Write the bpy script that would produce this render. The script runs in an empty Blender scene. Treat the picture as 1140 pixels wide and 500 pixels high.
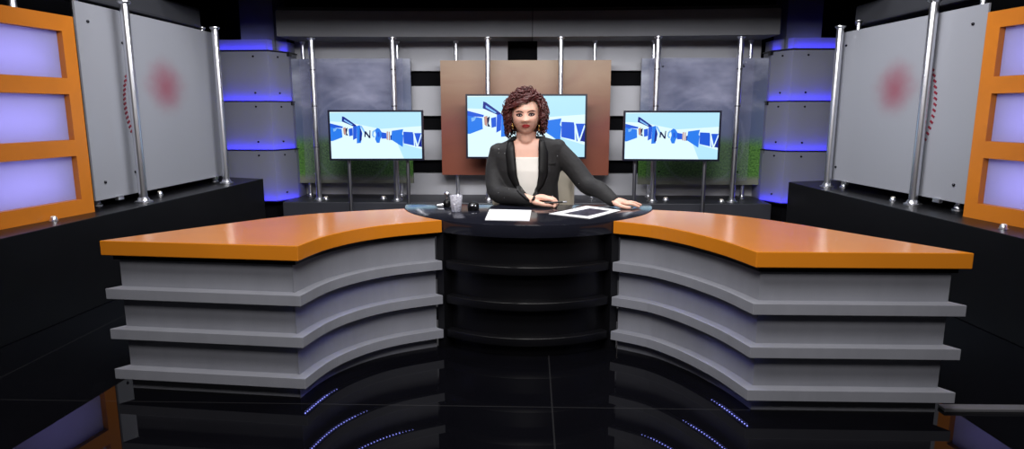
import bpy, bmesh, math, random
from mathutils import Vector, Matrix
from mathutils.bvhtree import BVHTree
random.seed(7)
SC = bpy.context.scene
COL = SC.collection
PI = math.pi

# ------------------------------------------------------------------ camera (measured from the photograph)
F_PX, CAM_H = 717.0, 1.15
PITCH, YAW = math.radians(10.05), math.radians(1.76)
_sp, _cp, _s, _c = math.sin(PITCH), math.cos(PITCH), math.sin(YAW), math.cos(YAW)
_F = Vector((-_s*_cp, _c*_cp, -_sp)); _R = Vector((_c, _s, 0)); _U = Vector((-_s*_sp, _c*_sp, _cp))
def _ray(px, py): return _F + _R*((px-570)/F_PX) + _U*((250-py)/F_PX)
def on_z(px, py, z):
    d = _ray(px, py); t = (z-CAM_H)/d.z; return Vector((d.x*t, d.y*t, z))
def on_y(px, py, y):
    d = _ray(px, py); t = y/d.y; return Vector((d.x*t, y, CAM_H+d.z*t))

cam = bpy.data.cameras.new('camera'); cam.sensor_width = 36; cam.lens = 36*F_PX/1140
cam.clip_start = 0.02; cam.clip_end = 60
co = bpy.data.objects.new('camera', cam); COL.objects.link(co)
co.location = (0, 0, CAM_H); co.rotation_euler = (PI/2-PITCH, 0, YAW)
SC.camera = co
SC.view_settings.view_transform = 'Standard'; SC.view_settings.look = 'None'
SC.view_settings.exposure = 0.0; SC.view_settings.gamma = 1.0
SC.view_settings.use_curve_mapping = False

# ------------------------------------------------------------------ materials
def lin(c):
    return tuple(((v/255)/12.92 if v/255 <= .04045 else ((v/255+.055)/1.055)**2.4) for v in c)
class NT:
    def __init__(s, name):
        s.m = bpy.data.materials.new(name); s.m.use_nodes = True
        s.t = s.m.node_tree; s.b = s.t.nodes['Principled BSDF']; s.o = s.t.nodes['Material Output']
    def n(s, k, **kw):
        x = s.t.nodes.new(k)
        for a, v in kw.items(): setattr(x, a, v)
        return x
    def l(s, a, b): s.t.links.new(a, b)
def setb(b, **kw):
    for k, v in kw.items(): b.inputs[k.replace('_', ' ')].default_value = v
def mat(name, rgb, rough=.5, metal=0, var=.06, scale=6, bump=0, bscale=200, spec=.5, coat=0, stretch=(1,1,1), ior=None, rvar=0):
    t = NT(name); c = lin(rgb)
    tc = t.n('ShaderNodeTexCoord'); mp = t.n('ShaderNodeMapping'); mp.inputs['Scale'].default_value = stretch
    t.l(tc.outputs['Object'], mp.inputs[0])
    nz = t.n('ShaderNodeTexNoise'); nz.inputs['Scale'].default_value = scale; nz.inputs['Detail'].default_value = 5
    t.l(mp.outputs[0], nz.inputs[0])
    r = t.n('ShaderNodeValToRGB')
    r.color_ramp.elements[0].color = (*[max(0, v*(1-var)) for v in c], 1); r.color_ramp.elements[0].position = .3
    r.color_ramp.elements[1].color = (*[min(1, v*(1+var)) for v in c], 1); r.color_ramp.elements[1].position = .7
    t.l(nz.outputs[0], r.inputs[0]); t.l(r.outputs[0], t.b.inputs['Base Color'])
    setb(t.b, Roughness=rough, Metallic=metal, Specular_IOR_Level=spec, Coat_Weight=coat, Coat_Roughness=.05)
    if ior: t.b.inputs['IOR'].default_value = ior
    if rvar:
        mr = t.n('ShaderNodeMapRange'); mr.inputs[3].default_value = max(0, rough-rvar); mr.inputs[4].default_value = rough+rvar
        t.l(nz.outputs[0], mr.inputs[0]); t.l(mr.outputs[0], t.b.inputs['Roughness'])
    if bump:
        n2 = t.n('ShaderNodeTexNoise'); n2.inputs['Scale'].default_value = bscale; t.l(mp.outputs[0], n2.inputs[0])
        bp = t.n('ShaderNodeBump'); bp.inputs['Strength'].default_value = bump; bp.inputs['Distance'].default_value = .002
        t.l(n2.outputs[0], bp.inputs['Height']); t.l(bp.outputs[0], t.b.inputs['Normal'])
    return t.m
def emit(name, rgb, strength=1, base=(5,5,8)):
    t = NT(name); setb(t.b, Roughness=.25, Emission_Strength=strength)
    t.b.inputs['Base Color'].default_value = (*lin(base), 1); t.b.inputs['Emission Color'].default_value = (*lin(rgb), 1)
    return t.m

M = {}
M['black_wall'] = mat('black_wall_paint', (6,6,9), .8, var=.2, spec=.1)
M['ceiling'] = mat('black_ceiling_paint', (4,4,6), .9, spec=.05)
M['plinth'] = mat('satin_black_board', (10,10,13), .36, var=.15, spec=.35)
M['stage'] = mat('charcoal_platform', (46,47,54), .45, var=.1)
M['grey_panel'] = mat('grey_wall_panel', (172,172,178), .6, var=.05, scale=3)
M['beam'] = mat('grey_beam_paint', (100,100,105), .6, var=.08, scale=2)
M['strip'] = mat('grey_strip_paint', (92,92,97), .5)
M['rail'] = mat('dark_rail', (52,53,58), .5)
M['desk_grey'] = mat('grey_desk_laminate', (132,134,143), .5, var=.05, scale=14, stretch=(1,1,.25), bump=.15, bscale=120)
M['orange'] = mat('orange_gloss_laminate', (206,124,30), .17, var=.03, scale=4, spec=.5, rvar=.03)
M['orange_frame'] = mat('orange_frame_lacquer', (192,112,28), .35, var=.06, scale=5)
M['black_gloss'] = mat('black_gloss_laminate', (13,13,16), .34, var=.15, spec=.3)
M['black_top'] = mat('black_polished_top', (27,28,37), .13, var=.1, spec=.6)
M['chrome'] = mat('polished_chrome', (225,226,232), .30, metal=1, var=.03)
M['steel'] = mat('satin_steel', (150,150,156), .35, metal=1, var=.05)
M['column'] = mat('grey_column_cladding', (148,150,160), .45, var=.05, scale=4)
t = NT('frosted_grey_cladding'); setb(t.b, Roughness=.38, Specular_IOR_Level=.4); t.b.inputs['Base Color'].default_value = (*lin((140,142,153)), 1)
tr = t.n('ShaderNodeBsdfTranslucent'); tr.inputs[0].default_value = (*lin((200,202,215)), 1)
ms = t.n('ShaderNodeMixShader'); ms.inputs[0].default_value = .42
t.l(t.b.outputs[0], ms.inputs[1]); t.l(tr.outputs[0], ms.inputs[2]); t.l(ms.outputs[0], t.o.inputs[0])
M['cladding'] = t.m
M['shaft'] = mat('grey_column_shaft', (95,98,112), .6, var=.08)
M['black_plastic'] = mat('black_plastic', (12,12,15), .3, var=.1)
M['bolt'] = mat('dark_bolt', (45,45,50), .25, metal=1)
M['blue_led'] = emit('blue_led_strip', (46,32,255), 12)
M['blue_bead'] = emit('blue_led_bead', (140,146,255), 34)
M['beige'] = mat('beige_leather', (186,176,158), .5, var=.05, bump=.2, bscale=90)
M['paper'] = mat('white_paper', (238,238,242), .7, var=.01)
M['skin'] = mat('skin', (226,178,158), .45, var=.04, scale=18, bump=.05, bscale=150)
M['skin'].node_tree.nodes['Principled BSDF'].inputs['Subsurface Weight'].default_value = .12
M['skin'].node_tree.nodes['Principled BSDF'].inputs['Subsurface Radius'].default_value = (.012, .005, .003)
M['blouse'] = mat('white_blouse_fabric', (235,232,226), .8, var=.03, bump=.1)
M['satin'] = mat('black_satin', (11,11,13), .5, var=.1, spec=.3)
M['trousers'] = mat('black_trouser_wool', (20,20,23), .85)
M['hair'] = mat('auburn_hair', (74,32,31), .42, var=.35, scale=30, spec=.4)
M['lip'] = mat('red_lipstick', (178,34,46), .35)
M['crimson'] = mat('crimson_print', (122,22,44), .5)
M['brow'] = mat('brown_brow', (74,44,40), .8)
M['liner'] = mat('dark_eye_makeup', (52,32,34), .7)
M['eye_white'] = mat('eye_white', (170,160,158), .2, var=.01)
M['iris'] = mat('dark_iris', (40,28,24), .12)
M['gold'] = mat('gold', (222,182,110), .25, metal=1)
M['nail'] = mat('nail_varnish', (200,140,130), .2)

# jacket cloth: charcoal wool with sparse glittering flecks
t = NT('charcoal_jacket_wool')
tc = t.n('ShaderNodeTexCoord'); vo = t.n('ShaderNodeTexVoronoi'); vo.inputs['Scale'].default_value = 34
t.l(tc.outputs['Object'], vo.inputs[0])
wn = t.n('ShaderNodeMath', operation='LESS_THAN'); wn.inputs[1].default_value = .07; t.l(vo.outputs['Distance'], wn.inputs[0])
sep = t.n('ShaderNodeSeparateColor'); t.l(vo.outputs['Color'], sep.inputs[0])
gt = t.n('ShaderNodeMath', operation='GREATER_THAN'); gt.inputs[1].default_value = .8; t.l(sep.outputs[0], gt.inputs[0])
mu = t.n('ShaderNodeMath', operation='MULTIPLY'); t.l(wn.outputs[0], mu.inputs[0]); t.l(gt.outputs[0], mu.inputs[1])
nz = t.n('ShaderNodeTexNoise'); nz.inputs['Scale'].default_value = 60; t.l(tc.outputs['Object'], nz.inputs[0])
rp = t.n('ShaderNodeValToRGB'); rp.color_ramp.elements[0].color = (*lin((12,11,13)), 1); rp.color_ramp.elements[1].color = (*lin((26,25,28)), 1)
t.l(nz.outputs[0], rp.inputs[0])
mx = t.n('ShaderNodeMix', data_type='RGBA'); t.l(mu.outputs[0], mx.inputs[0]); t.l(rp.outputs[0], mx.inputs[6]); mx.inputs[7].default_value = (*lin((170,170,175)), 1)
t.l(mx.outputs[2], t.b.inputs['Base Color']); setb(t.b, Roughness=.75, Sheen_Weight=.04)
n2 = t.n('ShaderNodeTexNoise'); n2.inputs['Scale'].default_value = 14; n2.inputs['Detail'].default_value = 3; t.l(tc.outputs['Object'], n2.inputs[0])
bp = t.n('ShaderNodeBump'); bp.inputs['Strength'].default_value = .5; bp.inputs['Distance'].default_value = .012
t.l(n2.outputs[0], bp.inputs['Height']); t.l(bp.outputs[0], t.b.inputs['Normal'])
M['jacket'] = t.m

# floor: black polished tiles with thin pale joints
t = NT('black_polished_floor')
tc = t.n('ShaderNodeTexCoord'); sx = t.n('ShaderNodeSeparateXYZ'); gp_ = t.n('ShaderNodeNewGeometry'); t.l(gp_.outputs['Position'], sx.inputs[0])
def joint(out, off, period, w):
    a = t.n('ShaderNodeMath', operation='ADD'); a.inputs[1].default_value = -off+period*40; t.l(out, a.inputs[0])
    m = t.n('ShaderNodeMath', operation='MODULO'); m.inputs[1].default_value = period; t.l(a.outputs[0], m.inputs[0])
    l = t.n('ShaderNodeMath', operation='LESS_THAN'); l.inputs[1].default_value = w; t.l(m.outputs[0], l.inputs[0]); return l.outputs[0]
jx = joint(sx.outputs[0], .082, 2.4, .006); jy = joint(sx.outputs[1], 2.37, 2.4, .006)
mxm = t.n('ShaderNodeMath', operation='MAXIMUM'); t.l(jx, mxm.inputs[0]); t.l(jy, mxm.inputs[1])
nz = t.n('ShaderNodeTexNoise'); nz.inputs['Scale'].default_value = 3; nz.inputs['Detail'].default_value = 6; t.l(tc.outputs['Object'], nz.inputs[0])
rp = t.n('ShaderNodeValToRGB'); rp.color_ramp.elements[0].color = (*lin((5,5,8)), 1); rp.color_ramp.elements[1].color = (*lin((12,12,16)), 1)
t.l(nz.outputs[0], rp.inputs[0])
mx = t.n('ShaderNodeMix', data_type='RGBA'); t.l(mxm.outputs[0], mx.inputs[0]); t.l(rp.outputs[0], mx.inputs[6]); mx.inputs[7].default_value = (*lin((32,32,34)), 1)
t.l(mx.outputs[2], t.b.inputs['Base Color'])
mr = t.n('ShaderNodeMapRange'); mr.inputs[3].default_value = .0; mr.inputs[4].default_value = .03; t.l(nz.outputs[0], mr.inputs[0])
t.l(mr.outputs[0], t.b.inputs['Roughness']); t.b.inputs['IOR'].default_value = 1.22
M['floor'] = t.m

# frosted sheet: translucent white acrylic; UV: u along the sheet (near -> far), v up
def frosted(name, blob_uv):
    t = NT(name); tc = t.n('ShaderNodeTexCoord')
    mp = t.n('ShaderNodeMapping'); mp.inputs['Location'].default_value = (-blob_uv[0], -blob_uv[1], 0)
    t.l(tc.outputs['UV'], mp.inputs[0])
    sc_ = t.n('ShaderNodeMapping'); sc_.inputs['Scale'].default_value = (1.3, 1.22, 1); t.l(mp.outputs[0], sc_.inputs[0])
    nz = t.n('ShaderNodeTexNoise'); nz.inputs['Scale'].default_value = 9; nz.inputs['Detail'].default_value = 3; t.l(tc.outputs['UV'], nz.inputs[0])
    ln = t.n('ShaderNodeVectorMath', operation='LENGTH'); t.l(sc_.outputs[0], ln.inputs[0])
    ad = t.n('ShaderNodeMath', operation='MULTIPLY_ADD'); ad.inputs[1].default_value = .10; t.l(nz.outputs[0], ad.inputs[0]); t.l(ln.outputs['Value'], ad.inputs[2])
    mr = t.n('ShaderNodeMapRange', interpolation_type='SMOOTHSTEP'); mr.inputs[1].default_value = .30; mr.inputs[2].default_value = .05; mr.inputs[3].default_value = 0; mr.inputs[4].default_value = .75
    t.l(ad.outputs[0], mr.inputs[0])
    mx = t.n('ShaderNodeMix', data_type='RGBA'); t.l(mr.outputs[0], mx.inputs[0])
    mx.inputs[6].default_value = (*lin((168,170,179)), 1); mx.inputs[7].default_value = (*lin((160,62,86)), 1)
    t.l(mx.outputs[2], t.b.inputs['Base Color']); setb(t.b, Roughness=.32, Specular_IOR_Level=.35)
    tr = t.n('ShaderNodeBsdfTranslucent'); t.l(mx.outputs[2], tr.inputs[0])
    ms = t.n('ShaderNodeMixShader'); ms.inputs[0].default_value = .3
    t.l(t.b.outputs[0], ms.inputs[1]); t.l(tr.outputs[0], ms.inputs[2]); t.l(ms.outputs[0], t.o.inputs[0])
    return t.m
M['frost'] = frosted('frosted_acrylic_sheet', (.51, .61))

# lit pane of the orange frames: frosted sheet with a lamp behind it
t = NT('lavender_diffuser')
tr = t.n('ShaderNodeBsdfTranslucent'); tr.inputs[0].default_value = (*lin((215,212,245)), 1)
t.b.inputs['Base Color'].default_value = (*lin((196,194,222)), 1); setb(t.b, Roughness=.25)
ms = t.n('ShaderNodeMixShader'); ms.inputs[0].default_value = .7
t.l(t.b.outputs[0], ms.inputs[1]); t.l(tr.outputs[0], ms.inputs[2]); t.l(ms.outputs[0], t.o.inputs[0])
M['pane'] = t.m

# the large prints, in UV
def sky_print():
    t = NT('sky_and_grass_print'); tc = t.n('ShaderNodeTexCoord'); sp = t.n('ShaderNodeSeparateXYZ'); t.l(tc.outputs['UV'], sp.inputs[0])
    mp = t.n('ShaderNodeMapping'); mp.inputs['Scale'].default_value = (1.6, 3.0, 1); t.l(tc.outputs['UV'], mp.inputs[0])
    nz = t.n('ShaderNodeTexNoise'); nz.inputs['Scale'].default_value = 1.5; nz.inputs['Detail'].default_value = 5; nz.inputs['Roughness'].default_value = .55; t.l(mp.outputs[0], nz.inputs[0])
    sky = t.n('ShaderNodeValToRGB'); e = sky.color_ramp.elements
    e[0].position = .36; e[0].color = (*lin((86,92,116)), 1); e[1].position = .68; e[1].color = (*lin((172,175,190)), 1)
    t.l(nz.outputs[0], sky.inputs[0])
    n3 = t.n('ShaderNodeTexNoise'); n3.inputs['Scale'].default_value = 70; n3.inputs['Detail'].default_value = 4; t.l(tc.outputs['UV'], n3.inputs[0])
    gr = t.n('ShaderNodeValToRGB'); e = gr.color_ramp.elements
    e[0].position = .35; e[0].color = (*lin((46,92,36)), 1); e[1].position = .68; e[1].color = (*lin((108,158,74)), 1)
    t.l(n3.outputs[0], gr.inputs[0])
    ad = t.n('ShaderNodeMath', operation='MULTIPLY_ADD'); ad.inputs[1].default_value = .05; t.l(nz.outputs[0], ad.inputs[0]); t.l(sp.outputs[1], ad.inputs[2])
    a5 = t.n('ShaderNodeMath', operation='MULTIPLY_ADD'); a5.inputs[1].default_value = .5; t.l(nz.outputs[0], a5.inputs[0]); t.l(sp.outputs[1], a5.inputs[2])
    m5 = t.n('ShaderNodeMapRange', interpolation_type='SMOOTHSTEP'); m5.inputs[1].default_value = .72; m5.inputs[2].default_value = 1.05; t.l(a5.outputs[0], m5.inputs[0])
    x5 = t.n('ShaderNodeMix', data_type='RGBA'); t.l(m5.outputs[0], x5.inputs[0]); x5.inputs[6].default_value = (*lin((86,98,128)), 1); t.l(sky.outputs[0], x5.inputs[7])
    mr = t.n('ShaderNodeMapRange', interpolation_type='SMOOTHSTEP'); mr.inputs[1].default_value = .33; mr.inputs[2].default_value = .44; t.l(ad.outputs[0], mr.inputs[0])
    mx = t.n('ShaderNodeMix', data_type='RGBA'); t.l(mr.outputs[0], mx.inputs[0]); t.l(gr.outputs[0], mx.inputs[6]); t.l(x5.outputs[2], mx.inputs[7])
    # pale gravel along the foot of the print
    m2 = t.n('ShaderNodeMapRange', interpolation_type='SMOOTHSTEP'); m2.inputs[1].default_value = .11; m2.inputs[2].default_value = .05; t.l(ad.outputs[0], m2.inputs[0])
    x2 = t.n('ShaderNodeMix', data_type='RGBA'); t.l(m2.outputs[0], x2.inputs[0]); t.l(mx.outputs[2], x2.inputs[6]); x2.inputs[7].default_value = (*lin((124,126,112)), 1)
    # two pale domed lines
    wv = t.n('ShaderNodeVectorMath', operation='DISTANCE'); wv.inputs[1].default_value = (.5, .33, 0)
    m3 = t.n('ShaderNodeMapping'); m3.inputs['Scale'].default_value = (1, .95, 1); t.l(tc.outputs['UV'], m3.inputs[0]); t.l(m3.outputs[0], wv.inputs[0])
    sb = t.n('ShaderNodeMath', operation='SUBTRACT'); sb.inputs[1].default_value = .33; t.l(wv.outputs['Value'], sb.inputs[0])
    ab = t.n('ShaderNodeMath', operation='ABSOLUTE'); t.l(sb.outputs[0], ab.inputs[0])
    m4 = t.n('ShaderNodeMapRange', interpolation_type='SMOOTHSTEP'); m4.inputs[1].default_value = .02; m4.inputs[2].default_value = 0; m4.inputs[4].default_value = .13; t.l(ab.outputs[0], m4.inputs[0])
    x3 = t.n('ShaderNodeMix', data_type='RGBA'); t.l(m4.outputs[0], x3.inputs[0]); t.l(x2.outputs[2], x3.inputs[6]); x3.inputs[7].default_value = (*lin((190,194,205)), 1)
    t.l(x3.outputs[2], t.b.inputs['Base Color']); setb(t.b, Roughness=.4)
    return t.m
M['sky_print'] = sky_print()
M['photo_print'] = mat('dark_photo_print', (62,58,72), .4, var=.9, scale=45)
def brown_print():
    t = NT('brown_abstract_print'); tc = t.n('ShaderNodeTexCoord'); sp = t.n('ShaderNodeSeparateXYZ'); t.l(tc.outputs['UV'], sp.inputs[0])
    nz = t.n('ShaderNodeTexNoise'); nz.inputs['Scale'].default_value = 3; nz.inputs['Detail'].default_value = 6; nz.inputs['Distortion'].default_value = 1.2; t.l(tc.outputs['UV'], nz.inputs[0])
    ad = t.n('ShaderNodeMath', operation='MULTIPLY_ADD'); ad.inputs[1].default_value = .55; t.l(nz.outputs[0], ad.inputs[0]); t.l(sp.outputs[1], ad.inputs[2])
    rp = t.n('ShaderNodeValToRGB'); e = rp.color_ramp.elements
    e[0].position = .2; e[0].color = (*lin((128,66,46)), 1); e[1].position = 1.0; e[1].color = (*lin((152,124,92)), 1)
    x = e.new(.42); x.color = (*lin((116,54,42)), 1); x = e.new(.65); x.color = (*lin((128,88,62)), 1); x = e.new(.85); x.color = (*lin((142,110,82)), 1)
    mm = t.n('ShaderNodeMapRange'); mm.inputs[1].default_value = .2; mm.inputs[2].default_value = 1.4; t.l(ad.outputs[0], mm.inputs[0]); t.l(mm.outputs[0], rp.inputs[0])
    t.l(rp.outputs[0], t.b.inputs['Base Color']); setb(t.b, Roughness=.42)
    return t.m
M['brown_print'] = brown_print()
def clear_sheet():
    t = NT('clear_tinted_acrylic'); setb(t.b, Roughness=.12); t.b.inputs['Base Color'].default_value = (*lin((190,192,205)), 1)
    tr = t.n('ShaderNodeBsdfTransparent'); tr.inputs[0].default_value = (.93, .93, .97, 1)
    ms = t.n('ShaderNodeMixShader'); ms.inputs[0].default_value = .94; t.l(t.b.outputs[0], ms.inputs[1]); t.l(tr.outputs[0], ms.inputs[2]); t.l(ms.outputs[0], t.o.inputs[0])
    return t.m
M['clear'] = clear_sheet()
t = NT('patterned_tumbler_glass'); setb(t.b, Roughness=.08, Transmission_Weight=.55, Specular_IOR_Level=.6)
t.b.inputs['Base Color'].default_value = (*lin((232,232,246)), 1)
tc = t.n('ShaderNodeTexCoord'); vo = t.n('ShaderNodeTexVoronoi'); vo.inputs['Scale'].default_value = 110; t.l(tc.outputs['Object'], vo.inputs[0])
bp = t.n('ShaderNodeBump'); bp.inputs['Strength'].default_value = .9; bp.inputs['Distance'].default_value = .004
t.l(vo.outputs['Distance'], bp.inputs['Height']); t.l(bp.outputs[0], t.b.inputs['Normal'])
M['glass'] = t.m
for k, (rgb, st) in dict(scr_white=((214,240,252),1.15), scr_cyan=((178,226,250),1.1), scr_blue=((42,126,240),1.0), scr_mid=((34,92,220),1.0), scr_dark=((20,40,140),1.0), scr_pale=((130,190,250),1.0), scr_navy=((16,22,70),1.0), scr_tan=((196,150,140),1.0)).items():
    M[k] = emit('screen_'+k[4:], rgb, st)

# ------------------------------------------------------------------ mesh builder
ROOT_OFF = {}
class B:
    def __init__(s): s.bm = bmesh.new(); s.mi = 0; s.uv = None
    def _f(s, vs):
        try:
            f = s.bm.faces.new(vs); f.material_index = s.mi; return f
        except ValueError: return None
    def v(s, p): return s.bm.verts.new(p)
    def box(s, x0, x1, y0, y1, z0, z1): return s.prism([(x0,y0),(x1,y0),(x1,y1),(x0,y1)], z0, z1)
    def prism(s, poly, z0, z1):
        lo = [s.v((p[0],p[1],z0)) for p in poly]; hi = [s.v((p[0],p[1],z1)) for p in poly]; n = len(poly)
        s._f(lo[::-1]); s._f(hi)
        for i in range(n): s._f([lo[i], lo[(i+1)%n], hi[(i+1)%n], hi[i]])
        return s
    def obox(s, c, ux, uy, uz, hx, hy, hz):
        c = Vector(c); ux, uy, uz = Vector(ux), Vector(uy), Vector(uz)
        P = [s.v(c+ux*hx*a+uy*hy*b+uz*hz*d) for a,b,d in ((-1,-1,-1),(1,-1,-1),(1,1,-1),(-1,1,-1),(-1,-1,1),(1,-1,1),(1,1,1),(-1,1,1))]
        for q in ((3,2,1,0),(4,5,6,7),(0,1,5,4),(1,2,6,5),(2,3,7,6),(3,0,4,7)): s._f([P[i] for i in q])
        return s
    def rings(s, rs, cap=True, closed=False):
        V = [[s.v(p) for p in r] for r in rs]; n = len(V[0])
        m = len(V)
        for i in range(m if closed else m-1):
            a, b = V[i], V[(i+1)%m]
            for j in range(n): s._f([a[j], a[(j+1)%n], b[(j+1)%n], b[j]])
        if cap and not closed: s._f(V[0][::-1]); s._f(V[-1])
        return s
    def lathe(s, prof, c=(0,0,0), n=24):
        c = Vector(c)
        return s.rings([[c+Vector((r*math.cos(2*PI*k/n), r*math.sin(2*PI*k/n), z)) for k in range(n)] for r, z in prof])
    def tube(s, pts, r, n=12, cap=True):
        pts = [Vector(p) for p in pts]; R = r if isinstance(r, (list, tuple)) else [r]*len(pts)
        rs = []; up = None
        for i, p in enumerate(pts):
            d = (pts[min(i+1, len(pts)-1)]-pts[max(i-1, 0)]).normalized()
            if up is None:
                up = Vector((0,0,1)) if abs(d.z) < .9 else Vector((1,0,0))
            a = d.cross(up).normalized(); up = a.cross(d).normalized()
            rs.append([p+(a*math.cos(2*PI*k/n)+up*math.sin(2*PI*k/n))*R[i] for k in range(n)])
        return s.rings(rs, cap)
    def ball(s, c, rx, ry=None, rz=None, nu=16, nv=10):
        ry = ry or rx; rz = rz or rx; c = Vector(c)
        rs = []
        for i in range(nv+1):
            th = -PI/2+PI*max(.02, min(.98, i/nv))
            rs.append([c+Vector((rx*math.cos(th)*math.cos(2*PI*k/nu), ry*math.cos(th)*math.sin(2*PI*k/nu), rz*math.sin(th))) for k in range(nu)])
        return s.rings(rs)
    def limb(s, pts, R, n=16):
        # smooth tapered limb with round ends
        P, Q = [], []
        pts = [Vector(p) for p in pts]
        for i in range(len(pts)-1):
            p0 = pts[max(i-1,0)]; p1 = pts[i]; p2 = pts[i+1]; p3 = pts[min(i+2,len(pts)-1)]
            for k in range(5):
                u = k/5
                P.append(.5*((2*p1)+(p2-p0)*u+(2*p0-5*p1+4*p2-p3)*u*u+(3*p1-p0-3*p2+p3)*u**3)); Q.append(R[i]+(R[i+1]-R[i])*u)
        P.append(pts[-1]); Q.append(R[-1])
        s.tube(P, Q, n); s.ball(P[0], Q[0]); s.ball(P[-1], Q[-1]); return s
    def sheet(s, P0, P1, z0, z1, th, nrm):
        # upright panel between two plan points with UV on its front
        P0, P1 = Vector((*P0,0)), Vector((*P1,0)); nrm = Vector((*nrm,0)).normalized()*th
        uvl = s.bm.loops.layers.uv.verify()
        q = [P0+Vector((0,0,z0)), P1+Vector((0,0,z0)), P1+Vector((0,0,z1)), P0+Vector((0,0,z1))]
        a = [s.v(p) for p in q]; b = [s.v(p-nrm) for p in q]; uv = [(0,0),(1,0),(1,1),(0,1)]
        for vs, idx in ((a,(0,1,2,3)), (b,(3,2,1,0))):
            f = s._f([vs[i] for i in idx])
            for lp, i in zip(f.loops, idx): lp[uvl].uv = uv[i]
        for i in range(4):
            j = (i+1)%4; f = s._f([a[j], a[i], b[i], b[j]])
            for lp, k in zip(f.loops, (j,i,i,j)): lp[uvl].uv = uv[k]
        return s
    def bevel(s, w, seg=2, ang=35):
        bmesh.ops.recalc_face_normals(s.bm, faces=s.bm.faces)
        es = [e for e in s.bm.edges if len(e.link_faces) == 2 and e.calc_face_angle(0) > math.radians(ang)]
        bmesh.ops.bevel(s.bm, geom=es, offset=w, segments=seg, affect='EDGES', profile=.5, clamp_overlap=True)
        return s
    def build(s, name, m, parent=None, smooth=None, recalc=True):
        if recalc: bmesh.ops.recalc_face_normals(s.bm, faces=s.bm.faces)
        me = bpy.data.meshes.new(name)
        if parent is not None: off = ROOT_OFF[parent.name]
        else:
            xs = [v.co for v in s.bm.verts]
            off = Vector(((min(v.x for v in xs)+max(v.x for v in xs))/2, (min(v.y for v in xs)+max(v.y for v in xs))/2, min(v.z for v in xs)))
        bmesh.ops.translate(s.bm, verts=s.bm.verts, vec=-off)
        s.bm.to_mesh(me); s.bm.free()
        for x in (m if isinstance(m, (list, tuple)) else [m]): me.materials.append(M[x])
        return link(name, me, parent, off, smooth)
def link(name, me, parent, off, smooth):
    o = bpy.data.objects.new(name, me); COL.objects.link(o)
    ROOT_OFF[o.name] = off
    if parent is not None: o.parent = parent
    else: o.location = off
    if smooth:
        for p in me.polygons: p.use_smooth = True
        if smooth is not True:
            me.set_sharp_from_angle(angle=math.radians(smooth))
    return o
def tag(o, label=None, cat=None, group=None, kind=None):
    for k, v in (('label',label),('category',cat),('group',group),('kind',kind)):
        if v: o[k] = v
    return o
def thing(name, loc, label, cat, group=None):
    o = bpy.data.objects.new(name, None); COL.objects.link(o); o.location = loc; o.empty_display_size = .05
    ROOT_OFF[o.name] = Vector(loc); return tag(o, label, cat, group)
def copy_thing(o, loc, rz=0, scale=None):
    c = o.copy(); COL.objects.link(c); c.location = loc; c.rotation_euler = (0,0,rz)
    if scale: c.scale = scale
    for ch in list(o.children):
        d = ch.copy(); COL.objects.link(d); d.parent = c
        for g in list(ch.children):
            e = g.copy(); COL.objects.link(e); e.parent = d
    return c
def catmull(P, k=8):
    P = [Vector((*p,0)) if len(p) == 2 else Vector(p) for p in P]; out = []
    for i in range(len(P)-1):
        p0, p1, p2, p3 = P[max(i-1,0)], P[i], P[i+1], P[min(i+2,len(P)-1)]
        for j in range(k):
            u = j/k; out.append(.5*((2*p1)+(p2-p0)*u+(2*p0-5*p1+4*p2-p3)*u*u+(3*p1-p0-3*p2+p3)*u**3))
    out.append(P[-1]); return out
def inset_edges(poly, ds):
    # move every edge i (from point i to i+1) inwards by ds[i]
    P = [Vector((p[0],p[1])) for p in poly]; n = len(P); out = []
    A = sum(P[i].x*P[(i+1)%n].y-P[(i+1)%n].x*P[i].y for i in range(n)); sg = 1 if A > 0 else -1
    for i in range(n):
        d1 = (P[i]-P[i-1]).normalized(); d2 = (P[(i+1)%n]-P[i]).normalized()
        n1 = Vector((-d1.y, d1.x))*sg; n2 = Vector((-d2.y, d2.x))*sg
        a = P[i]+n1*ds[i-1]; b = P[i]+n2*ds[i]; cr = d1.x*d2.y-d1.y*d2.x
        if abs(cr) < .02: out.append((a+b)/2)
        else:
            w = b-a; out.append(a+d1*((w.x*d2.y-w.y*d2.x)/cr))
    return out
def inset(poly, d):
    # shrink a plan polygon by d (mitred, limited)
    P = [Vector((p[0],p[1])) for p in poly]; n = len(P)
    A = sum(P[i].x*P[(i+1)%n].y-P[(i+1)%n].x*P[i].y for i in range(n)); sg = 1 if A > 0 else -1
    out = []
    for i in range(n):
        e1 = (P[i]-P[i-1]).normalized(); e2 = (P[(i+1)%n]-P[i]).normalized()
        n1 = Vector((-e1.y, e1.x))*sg; n2 = Vector((-e2.y, e2.x))*sg
        b = n1+n2; b = b.normalized() if b.length > 1e-6 else n1
        k = d/max(.45, b.dot(n1)); out.append(P[i]+b*k)
    return out

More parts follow.
